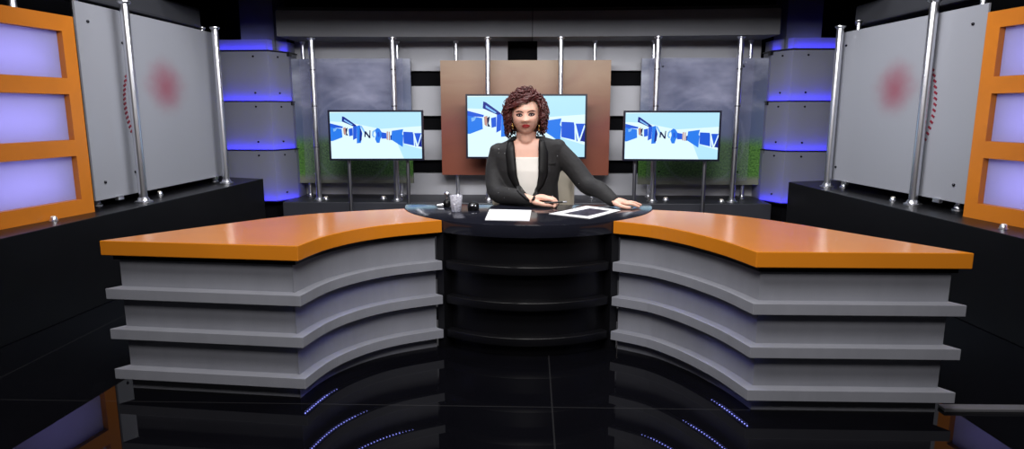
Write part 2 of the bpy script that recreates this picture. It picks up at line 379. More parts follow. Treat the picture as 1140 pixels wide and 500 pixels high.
# ------------------------------------------------------------------ room shell
def structure(o): return tag(o, kind='structure')
structure(B().box(-3.6, 3.4, -1.2, 6.95, -.05, 0).build('floor', 'floor'))
structure(B().box(-3.6, 3.4, -1.2, 6.95, 3.3, 3.4).build('ceiling', 'ceiling'))
structure(B().box(-3.6, -3.5, -1.2, 6.95, 0, 3.3).build('wall_left', 'black_wall'))
structure(B().box(3.3, 3.4, -1.2, 6.95, 0, 3.3).build('wall_right', 'black_wall'))
b = B(); b.box(-3.5, 3.3, 6.78, 6.95, 0, 3.3); b.mi = 1
edges = [.02, .254, .501, .642, .948, 1.095, 1.394, 1.546, 1.80]      # grey bands with black gaps between
for z0, z1 in ((.0,.254+.0),(.262,.501),(.642,.948),(1.095,1.394)): b.box(-2.42, 2.28, 6.70, 6.785, z0, z1)
b.box(-2.42, -.25, 6.70, 6.785, 1.546, 1.84); b.box(.05, 2.28, 6.70, 6.785, 1.546, 1.84)
structure(b.build('wall_back', ['black_wall', 'grey_panel']))

# deep grey header beam, gently curved in plan, in two lengths that meet over the centre
def arc_y(x): return 6.20-.11*((x+.06)/2.3)**2
def header(x0, x1):
    n = 14; fr = [(x0+(x1-x0)*i/n, arc_y(x0+(x1-x0)*i/n)) for i in range(n+1)]
    b = B(); b.prism(fr+[(x1, 6.62), (x0, 6.62)], 1.825, 2.055); b.mi = 1
    b.prism([(x, y+.05) for x, y in fr]+[(x1, 6.66), (x0, 6.66)], 2.057, 2.09)
    return b
structure(header(-2.36, -.003).build('trim_1', ['beam', 'rail'])); structure(header(.003, 2.23).build('trim_2', ['beam', 'rail']))
# dark rails over the side panels
structure(B().prism([(-3.02,3.0),(-2.86,3.0),(-2.82,5.62),(-2.98,5.62)], 1.84, 2.0).bevel(.02).build('trim_3', 'rail'))
structure(B().prism([(2.74,3.0),(2.90,3.0),(2.76,5.5),(2.60,5.5)], 1.82, 1.98).bevel(.02).build('trim_4', 'rail'))

structure(B().box(-3.49, 3.29, 4.98, 5.0, 1.99, 3.29).build('light_flag', 'black_wall'))      # unseen black flag added to keep the lamps off the beam's top

# stage platform behind, side plinths
tag(B().box(-2.40, 2.26, 6.08, 6.694, 0, .28).bevel(.006).build('stage_platform', 'stage'), 'low charcoal platform along the back wall under the chrome posts', 'platform')
PL_Z = .53
tag(B().prism([(-2.726,.3),(-2.473,5.843),(-2.90,5.99),(-3.48,5.99),(-3.48,.3)], 0, PL_Z).bevel(.004).build('plinth', 'plinth'), 'long black plinth along the left wall under the frosted sheet', 'plinth', 'black side plinths')
tag(B().prism([(2.585,.3),(3.28,.3),(3.28,5.87),(2.66,5.87),(2.262,5.723)], 0, PL_Z).bevel(.004).build('plinth', 'plinth'), 'long black plinth along the right wall under the frosted sheet', 'plinth', 'black side plinths')
tag(B().prism([(1.60,2.375),(2.5,2.385),(2.5,2.43),(1.60,2.42)], 0, .015).bevel(.004).build('floor_strip', 'strip'), 'thin grey metal strip on the floor between desk and right plinth', 'floor strip')

# ------------------------------------------------------------------ desks
DZ = .6394; TH = .06
CC = Vector((-.02, 3.53)); CR = .672
def cpt(a, r=CR): return (CC.x+r*math.sin(a), CC.y-r*math.cos(a))
LED_Z = ((.398,.442),(.228,.272),(.056,.100))
def wing(side):
    if side < 0:
        q_ = on_z(331,274,DZ); tip, corner = (-1.720,2.461), (q_.x, q_.y)
        mids = [on_z(x, y, DZ) for x, y in ((356.5,264.6), (380.2,258.4), (410,253.0), (443.3,249.0))]; back = [(-.67,3.384), (-.93,3.245), (-1.20,3.085), (-1.46,2.79)]
    else:
        q_ = on_z(842.8,280.5,DZ); tip, corner = (1.608,2.334), (q_.x, q_.y)
        mids = [on_z(x, y, DZ) for x, y in ((810.4,269.6), (784,262.4), (757.7,256.3), (724.4,250.4))]; back = [(.633,3.392), (.89,3.25), (1.14,3.03), (1.38,2.68)]
    a0 = math.radians(36.6); aC = -side*0+side*a0
    endp = cpt(aC, CR+.004)
    inner = [corner]+[(m.x,m.y) for m in mids]+[endp]
    arc = [(p.x,p.y) for p in catmull(inner, 4)]
    a1 = math.radians(74)
    bound = [cpt(side*(a0+(a1-a0)*k/8), CR+.004) for k in range(1, 9)]
    outer = [(p.x,p.y) for p in catmull([bound[-1]]+back[1:]+[tip], 3)][1:-1]
    poly = [tip]+arc+bound+outer
    lab = ('orange topped grey desk wing curving in from the left' if side < 0 else 'orange topped grey desk wing curving in from the right')
    root = thing('desk_wing', (sum(p[0] for p in poly)/len(poly), sum(p[1] for p in poly)/len(poly), 0), lab, 'desk', 'curved desk wings')
    B().prism(poly, DZ-TH, DZ).bevel(.003).build('desk_top', 'orange', root)
    na, nb, no = len(arc), len(bound), len(outer)      # edges: front, arc, boundary to the centre desk, outer back
    def shrink(front, bnd, back): return inset_edges(poly, [front]*na+[bnd]*nb+[back]*(no+1))
    core = shrink(.045, .002, .012)
    B().prism(core, 0, DZ-TH-.002).build('body', 'desk_grey', root)
    B().prism(shrink(.03,.001,.008), DZ-TH-.022, DZ-TH-.001).build('shade_strip', 'black_plastic', root)  # black strip stands in for the shade under the desk top
    for (z0, z1), frac in zip(LED_Z, (.86, .56, .34)):
        lg = B().prism(shrink(.001,.001,.001), z0, z1).bevel(.002).build('ledge', 'desk_grey', root)
        # LED beads below the curved front edge
        pth = [Vector(p) for p in shrink(.018,.001,.001)[1:na]]; tot = sum((b_-a_).length for a_, b_ in zip(pth, pth[1:])); run = 0
        bb = B(); L = 0; acc = 0
        for i in range(len(pth)-1):
            d = pth[i+1]-pth[i]; ln = d.length
            while acc < ln:
                q = pth[i]+d*(acc/ln); run += .017; acc += .017
                if run > tot*frac: continue
                k_ = .55 if run > tot*(frac-.08) else 1
                bb.ball((q.x, q.y, z0-.0012), .0027*k_, .0027*k_, .0027*k_, 6, 4)
            acc -= ln
        # dark baffle added behind the beads to keep their spill off the panel
        oa = shrink(.0225,.001,.001)[1:na]; ob = shrink(.030,.001,.001)[1:na]; bb.mi = 1; bb.prism(oa+ob[::-1], z0-.009, z0-.0002)
        bb.build('led_strip', ['blue_bead', 'black_plastic'], lg)
    return root
wing(-1); wing(1)

root = thing('presenter_desk', (CC.x, 3.2, 0), 'black round fronted desk between the two orange topped wings', 'desk')
n = 40; aB = math.radians(88)
topp = [cpt(-aB+2*aB*k/n) for k in range(n+1)]
B().prism(topp, DZ-TH, DZ+.001).bevel(.003).build('desk_top', 'black_top', root, 30)
aL = math.radians(36.3)
def sector(r0, r1, z0, z1, a=aL, n=28):
    return B().prism([cpt(-a+2*a*k/n, r1) for k in range(n+1)]+[cpt(a-2*a*k/n, r0) for k in range(n+1)], z0, z1)
sector(.585, .618, 0, DZ-TH-.001, math.radians(40.5)).build('body', 'black_gloss', root, 30)
for z0, z1 in LED_Z: sector(.618, .664, z0+.004, z1).bevel(.004, 3).build('ledge', 'black_gloss', root, 30)
for s in (-1, 1):
    aa = [s*math.radians(v) for v in (36.5, 37.8, 39.2, 40.4)]
    B().prism([cpt(a, .672) for a in aa]+[cpt(a, .62) for a in aa[::-1]], 0, DZ-TH-.001).build('end_post', 'black_gloss', root)
    p0 = Vector(cpt(s*aL, .575)); B().prism([(p0.x-.012,p0.y),(p0.x+.012,p0.y),(p0.x+.012,3.42),(p0.x-.012,3.42)], 0, DZ-TH-.001).build('side_panel', 'black_gloss', root)

# ------------------------------------------------------------------ chrome poles
def pole(x, y, z0, z1, r, label, rings=(), cap=True):
    root = thing('chrome_pole', (x, y, z0), label, 'pole', 'chrome set poles')
    B().tube([(x,y,z0),(x,y,z1)], r, 20).build('tube', 'chrome', root, 40)
    B().lathe([(r*2.1,0),(r*2.1,.008),(r*1.5,.014),(r*1.25,.03),(r*1.02,.034)], (x,y,z0), 20).build('base_flange', 'chrome', root, 40)
    if cap: B().lathe([(r*1.05,-.02),(r*1.5,-.008),(r*1.5,0)], (x,y,z1), 20).build('top_flange', 'chrome', root, 40)
    for z in rings: B().lathe([(r*1.02,-.006),(r*1.14,-.004),(r*1.14,.004),(r*1.02,.006)], (x,y,z), 20).build('joint_ring', 'steel', root, 40)
    return root
def bolt_at(p, n, parent, r=.009):
    n = Vector(n).normalized(); p = Vector(p)
    B().tube([p, p+n*r*.9, p+n*r*1.3], [r, r, r*.55], 10).build('bolt', 'bolt', parent, 40)

SIDES = {
 -1: dict(front=[(-2.660,4.30,1.852),(-2.636,5.466,1.830)], rear=[(-2.868,4.12),(-2.79,5.56)], P0=(-2.766,3.975), P1=(-2.736,5.73), n=(1,0),
          z=(.582,1.804), fr=[(-2.708,3.868),(-2.830,3.03)], word='left'),
  1: dict(front=[(2.540,4.333,1.842),(2.432,5.356,1.806)], rear=[(2.69,4.10),(2.545,5.30)], P0=(2.625,3.952), P1=(2.474,5.44), n=(-1,-.1),
          z=(.590,1.760), fr=[(2.559,3.853),(2.715,3.02)], word='right'),
}
for s, S in SIDES.items():
    w = S['word']
    for (x, y, zt), t_ in zip(S['front'], ('near', 'far')):
        pole(x, y, PL_Z, zt, .027, f'chrome pole in front of the {t_} end of the {w} frosted sheet')
    for (x, y), t_ in zip(S['rear'], ('near', 'far')):
        pole(x, y, PL_Z, 1.84, .018, f'thin chrome post behind the {t_} end of the {w} frosted sheet')
    # frosted sheet
    cx, cy = (S['P0'][0]+S['P1'][0])/2, (S['P0'][1]+S['P1'][1])/2
    root = thing('frosted_sheet', (cx, cy, S['z'][0]), f'large pale frosted sheet with pink blot clamped by poles, {w} wall', 'panel', 'frosted side sheets')
    d = (Vector(S['P1'])-Vector(S['P0'])); L = d.length; d.normalize(); nn = Vector(S['n']).normalized()
    nn = Vector((d.y, -d.x)); nn = nn if nn.x*S['n'][0] > 0 else -nn
    H = S['z'][1]-S['z'][0]
    B().sheet(S['P0'], S['P1'], S['z'][0], S['z'][1], .012, nn).build('sheet', 'frost', root)
    # dashed red arc printed near the front pole: slanted dashes
    b = B(); u0 = (.41 if s < 0 else .36); ks = 13
    for k in range(ks):
        f = k/(ks-1); bow = 4*f*(1-f)
        u, zc = (.425-.043*bow, 1.38-.37*f) if s < 0 else (.398-.055*bow, 1.41-.445*f)
        ctr = Vector(S['P0'])+d*(u)+nn*.0022
        c3 = Vector((ctr.x, ctr.y, zc)); d3 = Vector((d.x, d.y, 0)); n3 = Vector((nn.x, nn.y, 0))
        ax = (d3*.95*(1)+Vector((0,0,.55))).normalized(); ay = ax.cross(n3).normalized()
        b.obox(c3, ax, ay, n3, .015, .007, .0012)
    b.build('red_dash_print', 'crimson', root)
    if s > 0:
        q = Vector(S['P0'])+d*.425+nn*.0022; b = B(); d3 = Vector((d.x,d.y,0)); n3 = Vector((nn.x,nn.y,0))
        for du, dz in ((-.014,0),(0,.006),(.014,0)):
            b.obox(Vector((q.x,q.y,1.19+dz))+d3*du, (d3*.5+Vector((0,0,.86))).normalized(), (d3*.86-Vector((0,0,.5))).normalized(), n3, .014, .004, .0012)
        b.build('mark_print', 'crimson', root)
    for u, zz in ((.10,.09),(.10,.91),(L-.1,.09),(L-.1,.91),(.42,.12),(.42,.83)):
        q = Vector(S['P0'])+d*u; bolt_at((q.x, q.y, S['z'][0]+H*zz), (nn.x, nn.y, 0), root)
    for u in (.22, L-.25):
        q = Vector(S['P0'])+d*u+nn*.004
        B().obox((q.x, q.y, S['z'][0]-.008), (d.x,d.y,0), (nn.x,nn.y,0), (0,0,1), .03, .014, .014).bevel(.003).build('clamp', 'chrome', root)
    # orange frame with three lit panes
    E0 = Vector(S['fr'][0]); E1 = Vector(S['fr'][1]); fd = (E1-E0); W = fd.length; fd.normalize()
    fn = Vector((fd.y, -fd.x)); fn = fn if fn.x*s < 0 else -fn
    root = thing('lightbox_frame', ((E0.x+E1.x)/2, (E0.y+E1.y)/2, PL_Z), f'orange frame with three lavender lit panes on the {w} plinth', 'light box', 'orange light boxes')
    zt = 1.693; zs = [(.620,.882),(.977,1.243),(1.336,1.602)]; sw = .088; fd3 = Vector((fd.x,fd.y,0)); fn3 = Vector((fn.x,fn.y,0)); up = Vector((0,0,1))
    b = B()
    def bar(u0, u1, z0, z1, dep=.05, back=0):
        c = E0+fd*((u0+u1)/2)-fn*(dep/2+back); b.obox((c.x,c.y,(z0+z1)/2), fd3, fn3, up, (u1-u0)/2, dep/2, (z1-z0)/2)
    bar(0, sw, PL_Z, zt); bar(W-sw, W, PL_Z, zt)
    for z0, z1 in ((PL_Z,.620),(.882,.977),(1.243,1.336),(1.602,zt)): bar(sw, W-sw, z0, z1)
    b.build('frame', 'orange_frame', root)
    b = B(); bar(0, .012, PL_Z, zt, .16, .05); bar(W-.012, W, PL_Z, zt, .16, .05); bar(.012, W-.012, PL_Z, zt, .012, .21)
    bar(.012, W-.012, PL_Z, PL_Z+.012, .16, .05); bar(.012, W-.012, zt-.012, zt, .16, .05)
    for z in (.93, 1.29): bar(.012, W-.012, z-.006, z+.006, .15, .055)
    b.build('back_box', 'black_plastic', root)
    for z0, z1 in zs:
        b = B(); bar(sw+.001, W-sw-.001, z0+.001, z1-.001, .006, .036); b.build('pane', 'pane', root)
        lp = bpy.data.lights.new('pane_lamp', 'AREA'); lp.shape = 'RECTANGLE'; lp.size = W*.62; lp.size_y = (z1-z0)*.5; lp.energy = 1.05; lp.color = (.62, .58, 1.0)
        lo = bpy.data.objects.new('pane_lamp', lp); COL.objects.link(lo)
        c = E0+fd*(W*.5)-fn*.2; lo.location = (c.x, c.y, z0+(z1-z0)*.45); lo.rotation_euler = fn3.to_track_quat('-Z', 'Y').to_euler()
    # chrome poles rising behind the frame
    for u, t_ in ((.10, 'far'), (.24, 'middle'), (.62, 'near')):
        c = E0+fd*u-fn*.30; pole(c.x, c.y, PL_Z, 2.75, .024, f'chrome pole rising behind the {t_} end of the {w} orange frame' if t_ != 'middle' else f'chrome pole rising behind the middle of the {w} orange frame', cap=False)

# ------------------------------------------------------------------ puck lights
def puck(p, r, label):
    root = thing('puck_light', p, label, 'spotlight', 'small chrome puck lights')
    B().lathe([(r*1.25,0),(r*1.25,.004),(r,.007),(r*.9,.02),(r*.75,.024)], p, 18).build('housing', 'chrome', root, 40)
    B().lathe([(r*.72,.0235),(r*.6,.027),(r*.05,.029)], p, 18).build('lens', 'lens', root, 40)
M['lens'] = emit('warm_lamp_lens', (255,244,230), .6)
for px, py, zz, r, lab in (
    (60,246,PL_Z,.019,'small chrome puck light in front of the left orange frame'), (178,217,PL_Z,.019,'small chrome puck light before the left frosted sheet'),
    (994,223.5,PL_Z,.019,'small chrome puck light before the right frosted sheet'), (1117,255,PL_Z,.019,'small chrome puck light in front of the right orange frame'),
    (363,222,.28,.028,'puck light on the back platform, left end under the sky print'), (427,221.5,.28,.028,'puck light on the back platform below the right half of left screen'),
    (544,221.5,.28,.026,'puck light on the back platform beside the presenter\'s right elbow'), (741,223,.28,.028,'puck light on the back platform below the left half of right screen'),
    (803,225,.28,.026,'puck light on the back platform, right end beside the tall pole')):
    puck(on_z(px, py, zz), r, lab)

# ------------------------------------------------------------------ light columns
def column(s):
    sx = (lambda x: x) if s < 0 else (lambda x: -.10-x)
    # plan: main face, bevel towards the middle, hidden back
    plan = [(-3.02,6.22),(-2.50,6.20),(-2.385,6.44),(-2.385,6.66),(-3.02,6.66)]
    P = [(sx(x), y) for x, y in plan]
    w = 'left' if s < 0 else 'right'
    root = thing('light_column', (sx(-2.72), 6.42, 0), f'grey clad column with blue glowing joints at the {w} of the set', 'column', 'blue lit columns')
    B().prism(inset(P, .05) if s < 0 else inset(P, .05), 0, .22).build('pedestal', 'black_plastic', root)
    zs = [(.275,.765),(.775,1.23),(1.24,1.70)]
    for i, (z0, z1) in enumerate(zs):
        k = .035*(1-i/3)      # the column widens slightly towards its foot
        pl = inset(P, .018-k)
        B().prism(pl, z0+.001, z1).bevel(.003).build('cladding_block', 'cladding', root)
        B().prism(inset(P, .075-k), z0+.004, z1-.004).build('core', 'column', root)
        B().prism(inset(P, -.002-k), z0-.009, z0-.001).build('light_shelf', 'black_plastic', root)
        # LED strip standing inside the frosted cladding along its foot
        o = inset(P, .034-k); q = inset(P, .058-k)
        B().prism([o[0], o[1], o[2], q[2], q[1], q[0]], z0+.006, z0+.018).build('led_strip', 'blue_led', root)
        xb = sx(-2.372); B().box(min(xb, xb+s*.05), max(xb, xb+s*.05), 6.42, 6.47, z1-.03, z1+.008).build('bracket', 'black_plastic', root)
        c = Vector(pl[0]).lerp(Vector(pl[1]), .72); c2 = Vector(pl[1]).lerp(Vector(pl[2]), .45); fn = Vector((0,-1,0)); bn = Vector(((1 if s < 0 else -1)*.9,-.43,0))
        for zz in (z0+.075, z1-.045):
            bolt_at((c.x, c.y, zz), fn, root); bolt_at((c2.x, c2.y, zz), bn, root)
    B().prism(inset(P, -.002), 1.705, 1.714).build('light_shelf', 'black_plastic', root)
    o = inset(P, .034); q = inset(P, .058)
    B().prism([o[0], o[1], o[2], q[2], q[1], q[0]], 1.722, 1.734).build('led_strip', 'blue_led', root)
    b = B(); pl = inset(P, .016)
    lo_, hi_ = [b.v((p.x, p.y, 1.716)) for p in pl], [b.v((p.x, p.y, 1.81)) for p in pl]
    for a_ in range(5): b._f([lo_[a_], lo_[(a_+1)%5], hi_[(a_+1)%5], hi_[a_]])
    b.build('collar', 'cladding', root)
    B().prism([(sx(x), y) for x, y in ((-2.78,6.28),(-2.46,6.28),(-2.46,6.6),(-2.78,6.6))], 1.72, 3.29).build('shaft', 'shaft', root)
column(-1); column(1)

# ------------------------------------------------------------------ prints on the back wall, poles that hold them
def print_panel(x0, x1, y, z0, z1, m, label, th=.02):
    root = thing('print_panel', ((x0+x1)/2, y, z0), label, 'print', None)
    B().sheet((x0,y), (x1,y), z0, z1, th, (0,-1)).build('printed_board', m, root)
    b = B()
    for xx in (x0, x1-.012): b.box(xx, xx+.012, y+.021, y+.04, z0, z1)
    b.box(x0+.012, x1-.012, y+.021, y+.04, z0, z0+.012); b.box(x0+.012, x1-.012, y+.021, y+.04, z1-.012, z1)
    b.build('edge_frame', 'black_plastic', root)
    return root
print_panel(-2.417, -1.205, 6.50, .42, 1.652, 'sky_print', 'large sky and grass print behind the left screen')
print_panel(1.068, 2.31, 6.50, .415, 1.65, 'sky_print', 'large sky and grass print behind the right screen')
print_panel(-.902, .766, 6.46, .51, 1.632, 'brown_print', 'brown and rust abstract print behind the presenter')
for x0, x1, w in ((-2.25, -1.25, 'left'), (1.12, 2.10, 'right')):
    root = thing('clear_sheet', ((x0+x1)/2, 6.33, .47), f'clear acrylic sheet clamped before the {w} sky print', 'panel', 'clear acrylic sheets')
    B().sheet((x0,6.33), (x1,6.33), .47, 1.645, .008, (0,-1)).build('sheet', 'clear', root)
    for xx in (x0+.12, x1-.1):
        for zz in (.56, 1.56): bolt_at((xx, 6.33, zz), (0,-1,0), root, .008)
for sheet_, xs_ in zip([o for o in bpy.data.objects if o.name.startswith('clear_sheet')], ((-2.16, -1.36), (1.20, 2.02))):
    for x_ in xs_:
        for z_ in (.53, 1.60):
            B().tube([(x_, 6.3375, z_), (x_, 6.4995, z_)], .008, 12).build('clamp', 'chrome', sheet_, 40)
for xa, xb, w in ((on_y(346,40,6.22).x, on_y(436.5,42,6.22).x, 'left'), (on_y(733,42,6.22).x, on_y(825.6,40,6.22).x, 'right')):
    for x, t_ in ((xa, 'left'), (xb, 'right')):
        pole(x, 6.22, .28, 1.824, .026, f'tall chrome pole before the {t_} half of the {w} sky print', (.80, 1.19, 1.53))
for px_, w, t_ in ((337,'left','left'), (442,'left','right'), (728,'right','left'), (836,'right','right')):
    x = on_y(px_, 55, 6.559).x; pole(x, 6.559, .28, 1.824, .018, f'thin chrome post behind the {t_} part of the {w} sky print')
for x, t_ in ((-.42,'left'), (.268,'right')):
    pole(x, 6.24, .28, 1.824, .024, f'chrome pole behind the {t_} half of the centre screen')
for x, t_ in ((-.755,'left'), (.612,'right')):
    pole(x, 6.54, .28, 1.824, .018, f'thin chrome post behind the {t_} edge of the brown print')

# ------------------------------------------------------------------ televisions
GFX = [  # polygons on a screen: u right, v down, both 0..1, back to front
 ('scr_cyan', [(0,.02),(.5,0),(1,.0),(1,.30),(.55,.36),(.2,.22),(0,.2)]),
 ('scr_cyan', [(.72,.62),(.86,.72),(1,.80),(1,1),(.8,1)]),
 ('scr_mid', [(0,.24),(.14,.31),(.135,.345),(0,.33)]),
 ('scr_blue', [(0,.32),(.125,.36),(.13,.54),(.02,.62),(0,.62)]),
 ('scr_pale', [(.03,.36),(.075,.34),(.06,.40),(.035,.42)]),
 ('scr_tan', [(.14,.34),(.17,.32),(.165,.50),(.145,.47)]),
 ('scr_navy', [(.165,.36),(.19,.33),(.185,.40),(.178,.45),(.195,.50),(.17,.50)]),
 ('scr_mid', [(.20,.36),(.245,.34),(.245,.50),(.205,.52)]),
 ('scr_dark', [(.135,.09),(.155,.10),(.285,.28),(.28,.33),(.13,.20)]),
 ('scr_pale', [(.155,.15),(.25,.27),(.235,.28),(.155,.19)]),
 ('scr_mid', [(.25,.31),(.29,.29),(.285,.56),(.245,.60)]),
 ('scr_blue', [(.29,.30),(.325,.28),(.35,.46),(.33,.66),(.285,.67)]),
 ('scr_dark', [(.325,.33),(.345,.42),(.34,.60),(.315,.64)]),
 ('scr_pale', [(.325,.29),(.345,.29),(.395,.46),(.38,.48)]),
 ('scr_navy', [(.37,.53),(.375,.41),(.39,.41),(.425,.51),(.43,.39),(.44,.39),(.437,.56),(.422,.56),(.388,.465),(.383,.54)]),
 ('scr_pale', [(.46,.42),(.48,.38),(.50,.40),(.475,.44),(.47,.50),(.49,.53),(.47,.55),(.455,.50)]),
 ('scr_blue', [(.49,.38),(.515,.34),(.54,.36),(.56,.42),(.57,.50),(.545,.58),(.535,.66),(.505,.66),(.488,.58),(.50,.48)]),
 ('scr_mid', [(.515,.44),(.535,.42),(.54,.52),(.52,.54)]),
 ('scr_mid', [(.56,.43),(.615,.45),(.615,.57),(.56,.57)]),
 ('scr_tan', [(.618,.42),(.632,.41),(.628,.60),(.615,.59)]),
 ('scr_tan', [(.640,.42),(.652,.42),(.650,.61),(.637,.60)]),
 ('scr_dark', [(.655,.50),(.672,.49),(.67,.60),(.655,.60)]),
 ('scr_mid', [(.80,.42),(.91,.43),(.915,.72),(.80,.67)]),
 ('scr_blue', [(.675,.40),(.80,.365),(.788,.47),(.80,.50),(.79,.75),(.665,.59)]),
 ('scr_mid', [(.915,.45),(1,.45),(1,.74),(.93,.74)]),
 ('scr_dark', [(.955,.73),(1,.54),(1,.75)]),
 ('scr_white', [(.905,.43),(.918,.43),(.955,.70),(.995,.46),(1,.50),(.96,.74),(.94,.74)]),
]
def television(c, W, H, rz, label, group, depth=.045, posts=None):
    root = thing('television', c, label, 'television', group)
    cx, cy, cz = c; bz = .016
    X = Vector((1,0,0)); Yv = Vector((0,1,0)); Z = Vector((0,0,1))
    b = B(); b.box(cx-W/2, cx+W/2, cy, cy+depth, cz-H/2, cz+H/2)
    b.bevel(.004); b.build('housing', 'bezel', root)
    b = B(); x0, x1, z0, z1 = cx-W/2, cx+W/2, cz-H/2, cz+H/2
    b.box(x0, x1, cy-.006, cy-.0005, z1-bz, z1); b.box(x0, x1, cy-.006, cy-.0005, z0, z0+bz)
    b.box(x0, x0+bz, cy-.006, cy-.0005, z0+bz, z1-bz); b.box(x1-bz, x1, cy-.006, cy-.0005, z0+bz, z1-bz)
    b.build('bezel', 'bezel', root)
    sw, sh = W-2*bz-.002, H-2*bz-.002
    scr = B().box(cx-sw/2, cx+sw/2, cy-.003, cy-.0006, cz-sh/2, cz+sh/2).build('screen', 'scr_white', root)
    b = B(); names = []
    for i, (m, poly) in enumerate(GFX):
        if m not in names: names.append(m)
        b.mi = names.index(m); yy = cy-.0032-.00008*i
        vs = [b.v((cx-sw/2+u*sw, yy, cz+sh/2-v*sh)) for u, v in poly]; b._f(vs)
    b.build('screen_graphic', names, scr, recalc=False)
    if posts:
        for px_, in posts:
            B().tube([(px_, cy+depth+.018, .012), (px_, cy+depth+.018, cz-.02)], .0165, 14).build('post', 'steel', root, 40)
        b = B().box(posts[0][0]-.1, posts[1][0]+.1, cy+depth-.13, cy+depth+.16, 0, .014).bevel(.004).build('foot_plate', 'black_plastic', root)
        B().box(posts[0][0]-.03, posts[1][0]+.03, cy+depth+.001, cy+depth+.008, cz-.06, cz+.02).build('mount', 'black_plastic', root)
    else:
        for xx in (cx-.345, cx+.345): B().box(xx-.03, xx+.03, cy+depth+.001, cy+depth+.03, cz-.18, cz+.18).build('mount', 'black_plastic', root)
    root.rotation_euler = (0, 0, rz); return root
M['bezel'] = mat('navy_black_bezel', (14,15,34), .3)
television((-.055, 6.12, 1.0), 1.135, .60, 0, 'large screen on chrome poles directly behind the presenter', 'studio screens')
television((-1.39, 5.76, .93), .842, .446, math.radians(3.0), 'screen on two floor posts between left column and presenter', 'studio screens', posts=((-1.655,), (-1.125,)))
television((1.228, 5.76, .928), .842, .44, math.radians(-3.0), 'screen on two floor posts between presenter and right column', 'studio screens', posts=((.925,), (1.54,)))

# ------------------------------------------------------------------ chair and presenter
def Zp(py): return .897-(py-175)*.00515
def Xp(px): return -.027+(px-587)*.00503
def remesh(bm, voxel, smooth=0, factor=.5):
    me = bpy.data.meshes.new('work'); bmesh.ops.recalc_face_normals(bm, faces=bm.faces); bm.to_mesh(me); bm.free()
    o = bpy.data.objects.new('work', me); COL.objects.link(o)
    m = o.modifiers.new('r', 'REMESH'); m.mode = 'VOXEL'; m.voxel_size = voxel
    if smooth:
        m2 = o.modifiers.new('s', 'SMOOTH'); m2.iterations = smooth; m2.factor = factor
    dg = bpy.context.evaluated_depsgraph_get(); dg.update()
    out = bmesh.new(); out.from_mesh(o.evaluated_get(dg).to_mesh())
    bpy.data.objects.remove(o); bpy.data.meshes.remove(me); return out
def wrap(bm):
    b = B(); b.bm.free(); b.bm = bm; return b
def torso(b, secs, n=40, grow=0.0):
    rs = []
    ex = []
    for py, l, r, ry, cy in secs: ex.append((Zp(py), Xp(l), Xp(r), ry, cy))
    for i in range(len(ex)-1):
        for k in range(4):
            u = k/4; u = u
            rs.append([ex[i][j]+(ex[i+1][j]-ex[i][j])*u for j in range(5)])
    rs.append(list(ex[-1]))
    R = []
    for z, xl, xr, ry, cy in rs:
        cx, rx = (xl+xr)/2, (xr-xl)/2+grow; ring = []
        for k in range(n):
            a = 2*PI*k/n; ca, sa = math.cos(a), math.sin(a)
            ring.append((cx+rx*math.copysign(abs(ca)**.85, ca), cy+(ry+grow)*math.copysign(abs(sa)**.9, sa), z))
        R.append(ring)
    return b.rings(R)

# beige chair
root = thing('office_chair', (Xp(593), 3.68, 0), 'beige upholstered chair the presenter sits in behind the desk', 'chair')
cx = Xp(593); xl, xr = on_y(549,215,3.86).x, on_y(638.5,215,3.86).x
def rounded(x0, x1, z0, z1, r, n=6):
    P = []
    for (cx_, cz_, a0) in ((x1-r,z0+r,-PI/2),(x1-r,z1-r,0),(x0+r,z1-r,PI/2),(x0+r,z0+r,PI)):
        for k in range(n+1): a = a0+PI/2*k/n; P.append((cx_+r*math.cos(a), cz_+r*math.sin(a)))
    return P
b = B(); P = rounded(xl, xr, .40, .83, .07)
b.rings([[(x, y+.06*((x-cx)/.23)**2*-1, z) for x, z in P] for y in (3.845, 3.90)]); b.bevel(.016, 3, 50); b.build('backrest', 'beige', root, 50)
b = B(); P = rounded(cx-.215, cx+.215, 3.42, 3.84, .07); b.prism(P, .315, .372); b.bevel(.016, 3, 50); b.build('seat', 'beige', root, 50)
B().box(cx-.035, cx+.035, 3.80, 3.935, .29, .315).build('bracket', 'black_plastic', root)
B().box(cx-.035, cx+.035, 3.912, 3.935, .315, .62).build('back_stay', 'black_plastic', root)
B().lathe([(.028,.10),(.028,.20),(.02,.2),(.02,.295),(.07,.30),(.07,.315)], (cx,3.66,0), 20).build('pedestal', 'steel', root, 40)
for k in range(5):
    a = 2*PI*k/5+.3; dx, dy = math.cos(a), math.sin(a)
    lg = B().tube([(cx+dx*.02,3.66+dy*.02,.10),(cx+dx*.24,3.66+dy*.24,.07)], [.022,.015], 10).build('leg', 'black_plastic', root, 40)
    wb = B(); c = Vector((cx+dx*.24, 3.66+dy*.24, .028)); t_ = Vector((-dy, dx, 0))
    wb.tube([c-t_*.02, c+t_*.02], .028, 16).build('caster', 'black_plastic', lg, 40)

